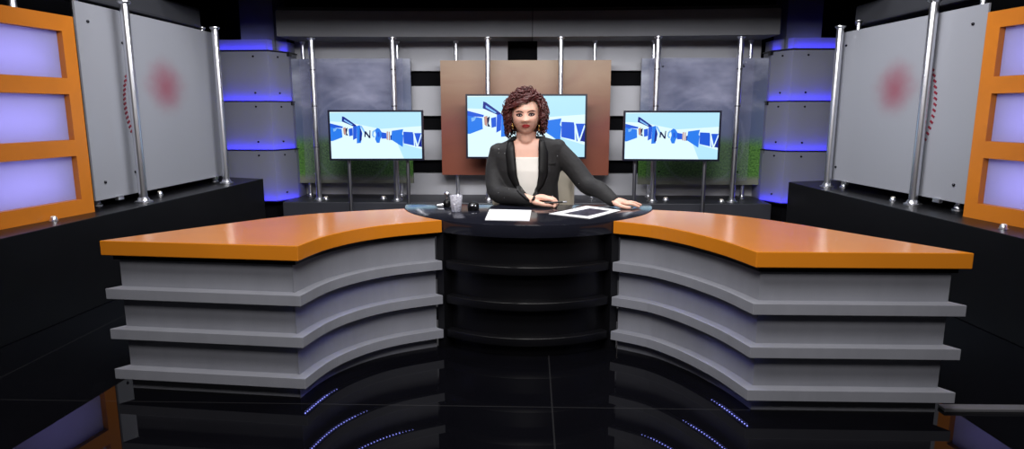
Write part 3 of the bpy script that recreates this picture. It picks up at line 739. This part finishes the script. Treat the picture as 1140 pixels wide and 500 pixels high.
# --- the presenter
HC = Vector((Xp(585.3), 3.585, 1.128))
HEAD_TILT = Matrix.Rotation(math.radians(-2.0), 3, 'Y') @ Matrix.Rotation(math.radians(2), 3, 'X')
def g(x, s): return math.exp(-.5*(x/s)**2)
def head_pt(n):
    nx, ny, nz = n
    x, y, z = .0785*nx, .098*ny, .107*nz
    if nz > 0: z *= 1.06; x *= 1+.05*nz*(1-nz)
    dn = max(0, -nz)
    x *= 1-.13*dn**2.2
    if ny < 0:
        y *= 1+.02*dn
        y *= 1-.10*g(nx, .0001 if False else .9)*0
    else: y *= 1-.25*dn
    fr = max(0, min(1, (-ny+.05)*2.2))
    d = 0
    # nose
    if z < .022 and z > -.06:
        t_ = (.018-z)/.046
        t_ = max(0, min(1, t_)); d += .023*(t_**1.2)*g(x, .0085+.005*t_)*(1 if z > -.030 else g(z+.030, .006))
        d += .006*g(z+.029, .008)*(g(x-.013, .006)+g(x+.013, .006))
    for sx in (-1, 1):
        d -= .0105*g(x-sx*.031, .016)*g(z-.002, .011)
        d += .004*g(x-sx*.030, .022)*g(z-.026, .008)
        d += .005*g(x-sx*.043, .018)*g(z+.028, .018)
        d -= .003*g(x-sx*.030, .008)*g(z+.058, .012)
    d += .0065*g(x, .018)*g(z+.053, .005)+.0075*g(x, .016)*g(z+.063, .0055)
    d -= .003*g(x, .022)*g(z+.0582, .0018)
    d -= .005*g(x, .022)*g(z+.076, .006)
    d += .008*g(x, .018)*g(z+.094, .011)
    y -= d*fr
    return Vector((x, y, z))
def H3(p): return HC+HEAD_TILT @ Vector(p)
b = B(); R = []
NU, NV = 120, 90
for i in range(NV+1):
    th = -PI/2+PI*max(.004, min(.996, i/NV))
    R.append([H3(head_pt((math.cos(th)*math.cos(2*PI*k/NU), math.cos(th)*math.sin(2*PI*k/NU), math.sin(th)))) for k in range(NU)])
b.rings(R)
for sx in (-1, 1):     # ears
    b.ball(H3((sx*.078, .012, -.005)), .010, .018, .031)
    b.ball(H3((sx*.077, .005, -.028)), .008, .010, .012)
# neck, shoulders and chest
NX = Xp(586)
b.limb([H3((0, .022, -.055)), (NX, 3.635, Zp(155)), (NX, 3.65, Zp(168))], [.058, .056, .066], 24)
b.limb([H3((0, -.002, -.075)), (NX, 3.605, Zp(155))], [.034, .042], 16)
TS = [(156,569,612,.056,3.635),(158.5,565,622,.062,3.637),(162,557,627,.072,3.64),(167,549,629,.084,3.645),(176,547,628,.098,3.65),(190,551,624,.112,3.65),(205,555,621,.108,3.65),(220,556,622,.110,3.66),(240,556,624,.122,3.67),(258,552,628,.138,3.68),(273,556,624,.138,3.68)]
torso(b, [(py, l+4, r-4, ry-.012, cy) for py, l, r, ry, cy in TS])
# arms (inside the sleeves)
armR = [(Xp(556),3.645,Zp(172)), (Xp(551),3.63,Zp(193)), (Xp(555),3.56,.698), (Xp(573),3.475,.690), (Xp(592),3.425,.676)]
armL = [(Xp(621),3.65,Zp(170)), (Xp(638),3.635,Zp(186)), (Xp(654),3.585,Zp(205)), (on_y(668,213,3.50).x,3.50,.722), (on_y(682,224,3.43).x,3.425,.676)]
b.limb(armR, [.046,.044,.040,.034,.024], 14); b.limb(armL, [.048,.046,.042,.034,.024], 14)
def finger(b, P, r): b.limb(P, r, 10)
# right hand (on the viewer's left): resting on the desk, fingers curled round a pen
w0 = Vector((Xp(592), 3.425, .676))
kn = [w0+Vector((.078,-.040,.012)), w0+Vector((.084,-.020,.017)), w0+Vector((.082,.000,.015)), w0+Vector((.074,.018,.008))]
for k in kn: b.limb([w0+Vector((0,(k.y-w0.y)*.35,0)), w0.lerp(k,.6)+Vector((0,0,.008)), k], [.0185,.0165,.0115], 12)
tipsR = []
for i, (k, L) in enumerate(zip(kn, (.92, 1.0, .95, .78))):
    m1 = k+Vector((.036*L, -.004, -.006)); m2 = m1+Vector((.017*L, -.006, -.022)); m3 = m2+Vector((-.006, -.006, -.012*L))
    m3.z = max(m3.z, DZ+.0085); m2.z = max(m2.z, DZ+.010)
    finger(b, [k, m1, m2, m3], [.0108,.0097,.0088,.0076]); tipsR.append((m2, m3))
th = [w0+Vector((.020,-.030,-.008)), w0+Vector((.052,-.060,-.012)), w0+Vector((.082,-.066,-.016)), w0+Vector((.104,-.060,-.021))]
finger(b, th, [.015,.0125,.0105,.0085])
# left hand (on the viewer's right): flat on the desk, fingers together pointing outwards
w1 = Vector((on_y(682,224,3.43).x, 3.425, .676))
knL = [w1+Vector((.066,-.038,-.012)), w1+Vector((.074,-.014,-.008)), w1+Vector((.072,.008,-.010)), w1+Vector((.062,.028,-.014))]
for k in knL: b.limb([w1+Vector((-.004,(k.y-w1.y)*.4,0)), w1.lerp(k,.55)+Vector((0,0,.004)), k], [.018,.0155,.0115], 12)
for i, (k, L, sp) in enumerate(zip(knL, (.9, 1.0, .94, .74), (-.006,-.001,.004,.010))):
    m1 = k+Vector((.034*L, sp, -.001)); m2 = m1+Vector((.022*L, sp*.6, -.007)); m3 = m2+Vector((.018*L, sp*.4, -.006))
    m1.z = max(m1.z, DZ+.012); m2.z = max(m2.z, DZ+.0092); m3.z = max(m3.z, DZ+.0082)
    finger(b, [k, m1, m2, m3], [.0106,.0096,.0088,.0074])
finger(b, [w1+Vector((.012,-.032,-.012)), w1+Vector((.036,-.062,-.021)), w1+Vector((.060,-.074,-.026)), w1+Vector((.080,-.078,-.028))], [.0145,.012,.0102,.0082])
# legs and feet
for sx in (-1, 1):
    X0 = Xp(590)
    b.limb([(X0+sx*.09,3.66,.45), (X0+sx*.10,3.42,.455), (X0+sx*.105,3.20,.45)], [.072,.068,.055], 16)
    b.limb([(X0+sx*.105,3.20,.44), (X0+sx*.105,3.22,.26), (X0+sx*.105,3.25,.075)], [.052,.048,.034], 16)
    b.limb([(X0+sx*.105,3.265,.05), (X0+sx*.108,3.19,.04), (X0+sx*.11,3.10,.026)], [.034,.030,.022], 14)
body = remesh(b.bm, .0042, 3, .4)
person = thing('person', (NX, 3.66, .372), 'woman with curly auburn hair in charcoal jacket sitting behind the centre desk', 'person')
for f in body.faces: f.smooth = True
bvh = BVHTree.FromBMesh(body)
hb = wrap(body); hb.build('body', 'skin', person, True, recalc=False)

# face details projected onto the head
def patch(name, outline, off, m, sub=True, th=None):
    # outline in head coordinates (x, z), filled as a fan grid and laid on the face
    b = B(); cx_ = sum(p[0] for p in outline)/len(outline); cz_ = sum(p[1] for p in outline)/len(outline)
    O = [(p.x, p.y) for p in catmull(list(outline)+[outline[0]], 4)][:-1]; rings_ = []
    def lay(x, z, o):
        w_ = H3((x, -.25, z)); hit = bvh.ray_cast(w_, HEAD_TILT @ Vector((0,1,0)))
        q = hit[0] if hit[0] is not None else H3((x, -.09, z)); return q-HEAD_TILT @ Vector((0,o,0))
    for k in (1.0, .75, .5, .25):
        rings_.append([b.v(lay(cx_+(x-cx_)*k, cz_+(z-cz_)*k, off*(1.0 if k < 1 else .15))) for x, z in O])
    n = len(O); c = b.v(lay(cx_, cz_, off))
    for a, d in zip(rings_, rings_[1:]):
        for i in range(n): b._f([a[i], a[(i+1)%n], d[(i+1)%n], d[i]])
    for i in range(n): b._f([rings_[-1][i], rings_[-1][(i+1)%n], c])
    return b.build(name, m, person, True)
for sx in (-1, 1):
    ex = sx*.031
    patch('eye_makeup', [(ex-sx*.017,.000),(ex-sx*.010,.0085),(ex,.0115),(ex+sx*.011,.0095),(ex+sx*.021,.003),(ex+sx*.012,-.006),(ex,-.008),(ex-sx*.010,-.006)], .0012, 'liner')
    patch('eye_white', [(ex-sx*.0115,-.0005),(ex-sx*.005,.0034),(ex+sx*.003,.0038),(ex+sx*.0115,.001),(ex+sx*.004,-.0034),(ex-sx*.005,-.0032)], .0026, 'eye_white')
    patch('iris', [(ex+.0056*math.cos(a*PI/4), .0004+.0042*math.sin(a*PI/4)) for a in range(8)], .0036, 'iris')
    patch('eyebrow', [(ex-sx*.020,.0165),(ex-sx*.008,.0225),(ex+sx*.008,.0250),(ex+sx*.025,.0175),(ex+sx*.010,.0200),(ex-sx*.006,.0172),(ex-sx*.019,.0125)], .0016, 'brow')
patch('upper_lip', [(-.0245,-.0575),(-.014,-.0512),(-.005,-.0482),(0,-.0496),(.005,-.0482),(.014,-.0512),(.0245,-.0575),(.012,-.0582),(0,-.0588),(-.012,-.0582)], .0016, 'lip')
patch('lower_lip', [(-.0235,-.0585),(-.012,-.0592),(0,-.0598),(.012,-.0592),(.0235,-.0585),(.013,-.0672),(0,-.0700),(-.013,-.0672)], .0020, 'lip')

# hair: an undercoat and several hundred loose curls
hair = B()
hc = Vector((0, .016, .014)); NU2, NV2 = 56, 36; V = {}
for i in range(NV2+1):
    th_ = -PI/2+PI*max(.01, min(.99, i/NV2))
    for k in range(NU2):
        a = 2*PI*k/NU2; n = Vector((math.cos(th_)*math.cos(a), math.cos(th_)*math.sin(a), math.sin(th_)))
        r = 1+.03*math.sin(9*a+3*th_)*math.cos(7*th_)
        V[i,k] = hc+Vector((n.x*.106*r, n.y*.106*r, n.z*.122*r))
def in_face(p, mx=.073, zt=.074): return p.y < -.012 and abs(p.x+.002) < mx and p.z < zt-(.25*abs(p.x+.02)**1.5/.069 if False else 0)
vv = {}
def hv(i,k):
    if (i,k) not in vv: vv[i,k] = hair.v(H3(V[i,k]))
    return vv[i,k]
for i in range(NV2):
    for k in range(NU2):
        q = [(i,k),(i,(k+1)%NU2),(i+1,(k+1)%NU2),(i+1,k)]
        c = sum((V[j] for j in q), Vector())/4
        if in_face(c) or c.z < -.098: continue
        hair._f([hv(*j) for j in q])
rng = random.Random(11)
def curl(n, s, length, amp, r, turns, lean=0):
    # a helix that starts on the scalp side n and trails down the outside of the hair
    P = []; a0 = math.atan2(n.y, n.x); e0 = math.asin(max(-1, min(1, n.z))); ph = rng.uniform(0, 2*PI); K = int(10+turns*9)
    for j in range(K):
        u = j/(K-1); e = e0-u*length/.125; a = a0+lean*u
        ee = max(e, -.35); drop = min(0, e+.35)*.125
        m_ = Vector((math.cos(ee)*math.cos(a), math.cos(ee)*math.sin(a), math.sin(ee)))
        base = Vector((0,.012,.008))+Vector((m_.x*.118*s, m_.y*.112*s, m_.z*.124*s+drop))
        t1 = Vector((-math.sin(a), math.cos(a), 0)); am = amp*(.35+.65*u)
        P.append(H3(base+t1*am*math.cos(ph+u*turns*2*PI)+m_*am*math.sin(ph+u*turns*2*PI)))
    R_ = [r*(1-.55*(j/(K-1))**2) for j in range(K)]
    return P, R_
cnt = 0
while cnt < 430:
    z = rng.uniform(-.55, 1); a = rng.uniform(0, 2*PI); q = math.sqrt(1-z*z); n = Vector((q*math.cos(a), q*math.sin(a), z))
    s = rng.uniform(.86, 1.03); L = rng.uniform(.05, .12)
    P, R_ = curl(n, s, L, rng.uniform(.007,.0125), rng.uniform(.0030,.0052), rng.uniform(1.2,2.6), rng.uniform(-.4,.4))
    bad = False
    for p in P:
        l = HEAD_TILT.transposed() @ (p-HC)
        if (l.y < .0 and abs(l.x+.001) < .071+max(0,(-.02-l.z))*.06 and l.z < .069-.10*max(0,l.x)) or l.z < -.112-.04*(l.y > .02): bad = True; break
    if bad: continue
    hair.tube(P, R_, 6); cnt += 1
for k in range(95):      # loose curls over the crown and the top of the forehead
    e = rng.uniform(.62, 1.45); a = rng.uniform(-PI*.95, -.05*PI) if k < 65 else rng.uniform(0, 2*PI)
    n = Vector((math.cos(e)*math.cos(a), math.cos(e)*math.sin(a), math.sin(e)))
    P, R_ = curl(n, rng.uniform(.93,1.09), .018, rng.uniform(.008,.013), rng.uniform(.0032,.0048), rng.uniform(1.2,2.2), rng.choice((-1,1))*rng.uniform(.5,1.0))
    if min((HEAD_TILT.transposed() @ (p-HC)).z for p in P) < .074: continue
    hair.tube(P, R_, 6)
for k in range(14):      # arched loops standing up on the crown
    a = rng.uniform(0, 2*PI); q = rng.uniform(.05,.6); n = Vector((q*math.cos(a), q*math.sin(a)*.7-.1, math.sqrt(max(0,1-q*q))))
    p0 = Vector((n.x*.105, .012+n.y*.10, .004+n.z*.118)); ph = rng.uniform(0,6.28); hgt = rng.uniform(.022,.036); rr = rng.uniform(.012,.02); sg = rng.choice((-1,1))
    P = [H3(p0+Vector((sg*rr*(1-math.cos(u*PI)), .4*rr*math.sin(u*3+ph), hgt*math.sin(u*PI)))) for u in [j/13 for j in range(14)]]
    hair.tube(P, .0028, 6)
cnt = 0
while cnt < 70:           # flyaway curls at the sides
    e = rng.uniform(-.5, .8); a = rng.choice((0, PI))+rng.uniform(-.9, .9); n = Vector((math.cos(e)*math.cos(a), math.cos(e)*math.sin(a), math.sin(e)))
    if n.y < -.55: continue
    p0 = Vector((n.x*.112, .012+n.y*.108, .008+n.z*.12)); t1 = Vector((-n.y, n.x, 0)).normalized(); t2 = n.cross(t1); ph = rng.uniform(0, 2*PI); r_ = rng.uniform(.008,.014); h_ = rng.uniform(.010,.024)
    P = [H3(p0+n*(h_*math.sin(u*PI*.8))+(t1*math.cos(ph+u*5)+t2*math.sin(ph+u*5))*r_) for u in [j/13 for j in range(14)]]
    hair.tube(P, [.0030*(1-.5*j/13) for j in range(14)], 6); cnt += 1
for k in range(9):       # side swept fringe over the viewer's left of the forehead
    u0 = k/8; P = []
    for j in range(12):
        u = j/11; x = .040-.112*u-.004*k; z = .094-.006*k*.5-.034*u**1.8-.010*u0*u; y_ = -.098+.045*u**2.2+.003*math.sin(u*9+k)
        P.append(H3((x, y_-.004*math.sin(u*PI), z+.004*math.sin(u*7+k*1.7))))
    hair.tube(P, [.0058*(1-.4*(j/11)**2) for j in range(12)], 6)
hair.build('hair', 'hair', person, True)

# earrings
for sx, L in ((-1, .030), (1, .045)):
    c = H3((sx*.073, -.016, -.046)); e = B()
    e.ball(c, .0045); e.rings([[c+Vector((w_*math.cos(2*PI*k/10), w_*.35*math.sin(2*PI*k/10), -z_)) for k in range(10)] for z_, w_ in ((.003,.0015),(L*.5,.0055),(L*.85,.0065),(L,.002))])
    e.build('earring', 'gold', person, True)

# blouse
b = B(); BS = [s_ for s_ in TS if s_[0] >= 176]
b0 = [(175.2,549,627,.0925,3.65)]+[(py, l, r, ry-.007, cy) for py, l, r, ry, cy in BS[0:]]
torso(b, [(py, l+2.6, r-2.6, ry, cy) for py, l, r, ry, cy in b0])
wrap(remesh(b.bm, .006, 2)).build('blouse', 'blouse', person, True)

# jacket: body and sleeves in one cloth, opened in front
b = B(); JS = [(153.5,572,602,.058,3.637)]+TS[:-1]
torso(b, [(py, l-1, r+1, ry+.006, cy) for py, l, r, ry, cy in JS])
b.limb([Vector(p) for p in armR[:-1]]+[Vector((Xp(594),3.424,.677))], [.058,.055,.053,.044,.033], 18)
b.limb(armL, [.061,.058,.055,.046,.034], 18)
# padded shoulder points
b.ball((Xp(553),3.645,Zp(168)), .040, .05, .030); b.ball((Xp(621),3.65,Zp(163)), .046, .05, .034)
jk = remesh(b.bm, .0055, 3, .5)
OPEN = [(150,571,601),(157,571.5,600.5),(165,573,600),(180,574.5,600),(195,576,600),(205,579,598.5),(212,585,595.5),(217.5,590,592.5),(218,591,591.6)]
def opening(z):
    for (p0,l0,r0),(p1,l1,r1) in zip(OPEN, OPEN[1:]):
        if Zp(p0) >= z >= Zp(p1):
            u = (Zp(p0)-z)/(Zp(p0)-Zp(p1)); return Xp(l0+(l1-l0)*u), Xp(r0+(r1-r0)*u)
    return None
# slide vertices near the opening's edge onto it so that the hem is clean
kill = []
jbvh = BVHTree.FromBMesh(jk)
for f in jk.faces:
    c = f.calc_center_median(); o_ = opening(c.z)
    if c.y < 3.64 and o_ and o_[0] < c.x < o_[1]: kill.append(f)
    elif c.z > Zp(157.5) and (Vector((c.x-NX, c.y-3.637)).length < .060): kill.append(f)
bmesh.ops.delete(jk, geom=kill, context='FACES')
for v in jk.verts:
    if v.is_boundary and v.co.y < 3.64:
        o_ = opening(v.co.z)
        if o_: v.co.x = min(o_, key=lambda q: abs(q-v.co.x))
for f in jk.faces: f.smooth = True
jacket = wrap(jk).build('jacket', 'jacket', person, True, recalc=False)
md = jacket.modifiers.new('cloth', 'SOLIDIFY'); md.thickness = .003; md.offset = -1
# shawl lapels in black satin
for s_, idx in ((-1, 0), (1, 1)):
    b = B(); rows = []; N = 34
    for i in range(N+1):
        z = Zp(157.5)+(Zp(217.3)-Zp(157.5))*i/N; o_ = opening(z)[idx]; u = i/N
        wd = .052*(min(1, .55+u*2.2))*(1-.75*max(0,(u-.55)/.45)**1.4)
        row = []
        for k in range(6):
            x = o_+s_*wd*(k/5)-s_*.002; h = jbvh.ray_cast(Vector((x, 3.0, z)), Vector((0,1,0)))[0]
            y_ = (h.y if h else 3.56)
            if k == 0: y_ += .002
            row.append(Vector((x, y_-.0035-.004*math.sin(PI*k/5), z)))
        rows.append(row)
    V_ = [[b.v(p) for p in r] for r in rows]
    for i in range(N):
        for k in range(5): b._f([V_[i][k], V_[i][k+1], V_[i+1][k+1], V_[i+1][k]])
    lp = b.build('lapel', 'satin', jacket, True)
    md = lp.modifiers.new('cloth', 'SOLIDIFY'); md.thickness = .003; md.offset = 0
# collar round the back of the neck
P = []
for k in range(15):
    a = math.radians(-28+236*k/14); P.append((NX+.070*math.cos(a), 3.637+.066*math.sin(a), Zp(156.0)))
B().tube(P, .011, 10).build('collar', 'satin', jacket, True)
# breast pocket welt
c = Vector((Xp(613.5), 3.5, Zp(182.5))); h = jbvh.ray_cast(Vector((c.x, 3.0, c.z)), Vector((0,1,0)))[0]
B().obox((c.x, h.y-.001, c.z), Vector((1,.1,.22)).normalized(), (0,1,0), Vector((-.22,0,1)).normalized(), .026, .003, .005).bevel(.001).build('pocket', 'satin', jacket)
# trousers and shoes, below the desk
b = B(); X0 = Xp(590)
torso(b, [(py, l+.5, r-.5, ry+.003, cy) for py, l, r, ry, cy in TS[-3:]])
for sx in (-1, 1):
    b.limb([(X0+sx*.09,3.66,.452), (X0+sx*.10,3.42,.456), (X0+sx*.105,3.20,.452)], [.078,.075,.063], 16)
    b.limb([(X0+sx*.105,3.20,.44), (X0+sx*.105,3.22,.26), (X0+sx*.105,3.25,.10)], [.060,.056,.046], 16)
wrap(remesh(b.bm, .008, 2)).build('trousers', 'trousers', person, True)
for sx in (-1, 1):
    b = B().limb([(X0+sx*.105,3.268,.052), (X0+sx*.108,3.19,.044), (X0+sx*.11,3.10,.032)], [.040,.036,.028], 16)
    bb = remesh(b.bm, .006, 2)
    for v in bb.verts: v.co.z = max(v.co.z, .002)
    wrap(bb).build('shoe', 'black_plastic', person, True)
# ring on the curled hand
k = kn[2]; m1 = k+Vector((.030, -.004, -.005)); d = Vector((.036,-.004,-.006)).normalized(); a = d.cross(Vector((0,0,1))).normalized(); u_ = a.cross(d)
b = B(); b.rings([[m1+(a*math.cos(2*PI*i/18)+u_*math.sin(2*PI*i/18))*(.0104+.0014*math.cos(2*PI*j/6))+d*.0018*math.sin(2*PI*j/6) for j in range(6)] for i in range(18)], closed=True)
b.ball(m1+u_*.0125, .0032); b.build('ring', 'chrome', person, True)

# pen held in the curled hand
p0 = w0+Vector((.078,-.070,-.004)); p1 = Vector((Xp(629.5), 3.385, DZ+.034)); d = (p1-p0)
root = thing('pen', tuple((p0+p1)/2), 'black pen with silver end held in the presenter\'s curled hand', 'pen')
B().tube([p0-d*.08, p0, p0+d*.80], [.0008,.0045,.0045], 12).build('barrel', 'black_plastic', root, 40)
B().tube([p0+d*.80, p0+d*.96, p1], [.0049,.0049,.003], 12).build('cap', 'chrome', root, 40)

# ------------------------------------------------------------------ things on the desk
ZT = DZ+.001
def quad_sheet(name, pix, z0, z1, m, parent=None):
    P = [on_z(x, y, DZ) for x, y in pix]
    return B().prism([(p.x, p.y) for p in P], z0, z1).build(name, m, parent)
tag(quad_sheet('paper_stack', [(540,245.5),(545,234),(591.5,235),(589.5,246.5)], ZT, ZT+.004, 'paper'), 'thin stack of blank white paper in front of the presenter', 'paper')
tag(quad_sheet('paper_sheet', [(617,238),(653,229.6),(688,234.2),(650,243)], ZT, ZT+.0016, 'paper'), 'white paper sheet peeking out under the printed page', 'paper')
pc = on_z(655, 237, DZ); root = thing('printed_page', (pc.x, pc.y, ZT+.0022), 'white page printed with a dark picture beside the presenter\'s flat hand', 'paper')
quad_sheet('sheet', [(611,239),(655,230.4),(691,235.2),(657,244.5)], ZT+.0022, ZT+.0042, 'paper', root)
quad_sheet('picture', [(627,239),(657,232.9),(679,235.8),(654,241.9)], ZT+.0043, ZT+.0046, 'photo_print', root)
# patterned tumbler
gp = on_z(508, 235.6, DZ); gx, gy = gp.x, gp.y
b = B(); prof = [(.0225,0),(.0245,.003),(.0315,.083),(.0300,.083),(.0225,.010)]
b.rings([[(gx+r*(1+.035*math.cos(10*a))*math.cos(a), gy+r*(1+.035*math.cos(10*a))*math.sin(a), ZT+z) for a in [2*PI*k/60 for k in range(60)]] for r, z in prof])
root = thing('glass_tumbler', (gx, gy, ZT), 'patterned clear glass tumbler on the left of the black desk', 'glass')
b.build('glass', 'glass', root, True)
# small rounded black device right of the tumbler
dp = on_z(527, 234, DZ); root = thing('desk_device', (dp.x, dp.y, ZT), 'small rounded black device on the desk right of the tumbler', 'device')
b = B(); b.rings([[(dp.x+.030*s_*math.cos(a), dp.y+.036*s_*math.sin(a), ZT+z) for a in [2*PI*k/28 for k in range(28)]] for s_, z in ((.9,0),(1,.006),(1,.022),(.92,.032),(.7,.039),(.3,.042))]); b.build('body', 'black_gloss', root, True)
b = B(); b.ball((dp.x-.004, dp.y-.030, ZT+.027), .009, .006, .006); b.build('highlight_bead', 'chrome', root, True)  # chrome balls imitate the white highlights on the rounded body
b = B(); b.ball((dp.x+.013, dp.y-.028, ZT+.025), .005, .005, .005); b.build('highlight_bead', 'chrome', root, True)
# small black and chrome gadget behind the tumbler
mp_ = on_z(497.5, 230.5, DZ); root = thing('desk_gadget', (mp_.x, mp_.y, ZT), 'small black and chrome gadget on the desk left of the tumbler', 'device')
b = B().lathe([(.016,0),(.020,.004),(.022,.018),(.017,.034),(.006,.040)], (mp_.x, mp_.y, ZT), 20); b.build('body', 'black_gloss', root, True)
b = B().tube([(mp_.x-.050, mp_.y-.012, ZT+.009), (mp_.x-.018, mp_.y-.006, ZT+.012)], [.006,.008], 12); b.build('arm', 'chrome', root, 40)
b = B().tube([(mp_.x, mp_.y, ZT+.036), (mp_.x+.002, mp_.y, ZT+.060)], .004, 10); b.build('stem', 'chrome', root, 40)
b = B().ball((mp_.x+.003, mp_.y, ZT+.070), .017, .017, .012); b.build('head', 'chrome', root, True)

# ------------------------------------------------------------------ light
def area(name, loc, target, sx, sy, watts, color=(1,1,1)):
    l = bpy.data.lights.new(name, 'AREA'); l.shape = 'RECTANGLE'; l.size = sx; l.size_y = sy; l.energy = watts; l.color = color
    o = bpy.data.objects.new(name, l); COL.objects.link(o); o.location = loc
    o.rotation_euler = (Vector(target)-Vector(loc)).to_track_quat('-Z', 'Y').to_euler(); return o
area('key_softbox', (-.75, 1.3, 2.95), (-.05, 3.4, .8), 1.2, .7, 42, (1,.97,.95))
area('key_softbox', (.65, 1.3, 2.95), (-.05, 3.4, .8), 1.2, .7, 42, (1,.97,.95))
area('front_fill', (-.02, .0, 2.75), (-.03, 3.5, .9), 1.2, .7, 48, (1,.96,.94))  # fill lamp added to brighten the presenter's face
area('top_softbox', (-.05, 3.4, 3.2), (-.05, 3.4, 0), 2.4, 1.6, 42, (.96,.97,1))
area('back_wash', (-.05, 3.6, 2.15), (-.05, 6.7, 1.0), 3.4, .3, 92, (.96,.97,1))
area('side_wash', (-1.2, 4.4, 3.1), (-2.75, 4.8, 1.0), .5, 1.6, 17, (.96,.97,1))
area('side_wash', (1.1, 4.4, 3.1), (2.6, 4.8, 1.0), .5, 1.6, 17, (.96,.97,1))
w = bpy.data.worlds.new('studio_dark'); SC.world = w; w.use_nodes = True
w.node_tree.nodes['Background'].inputs[0].default_value = (.5,.52,.6,1); w.node_tree.nodes['Background'].inputs[1].default_value = .01
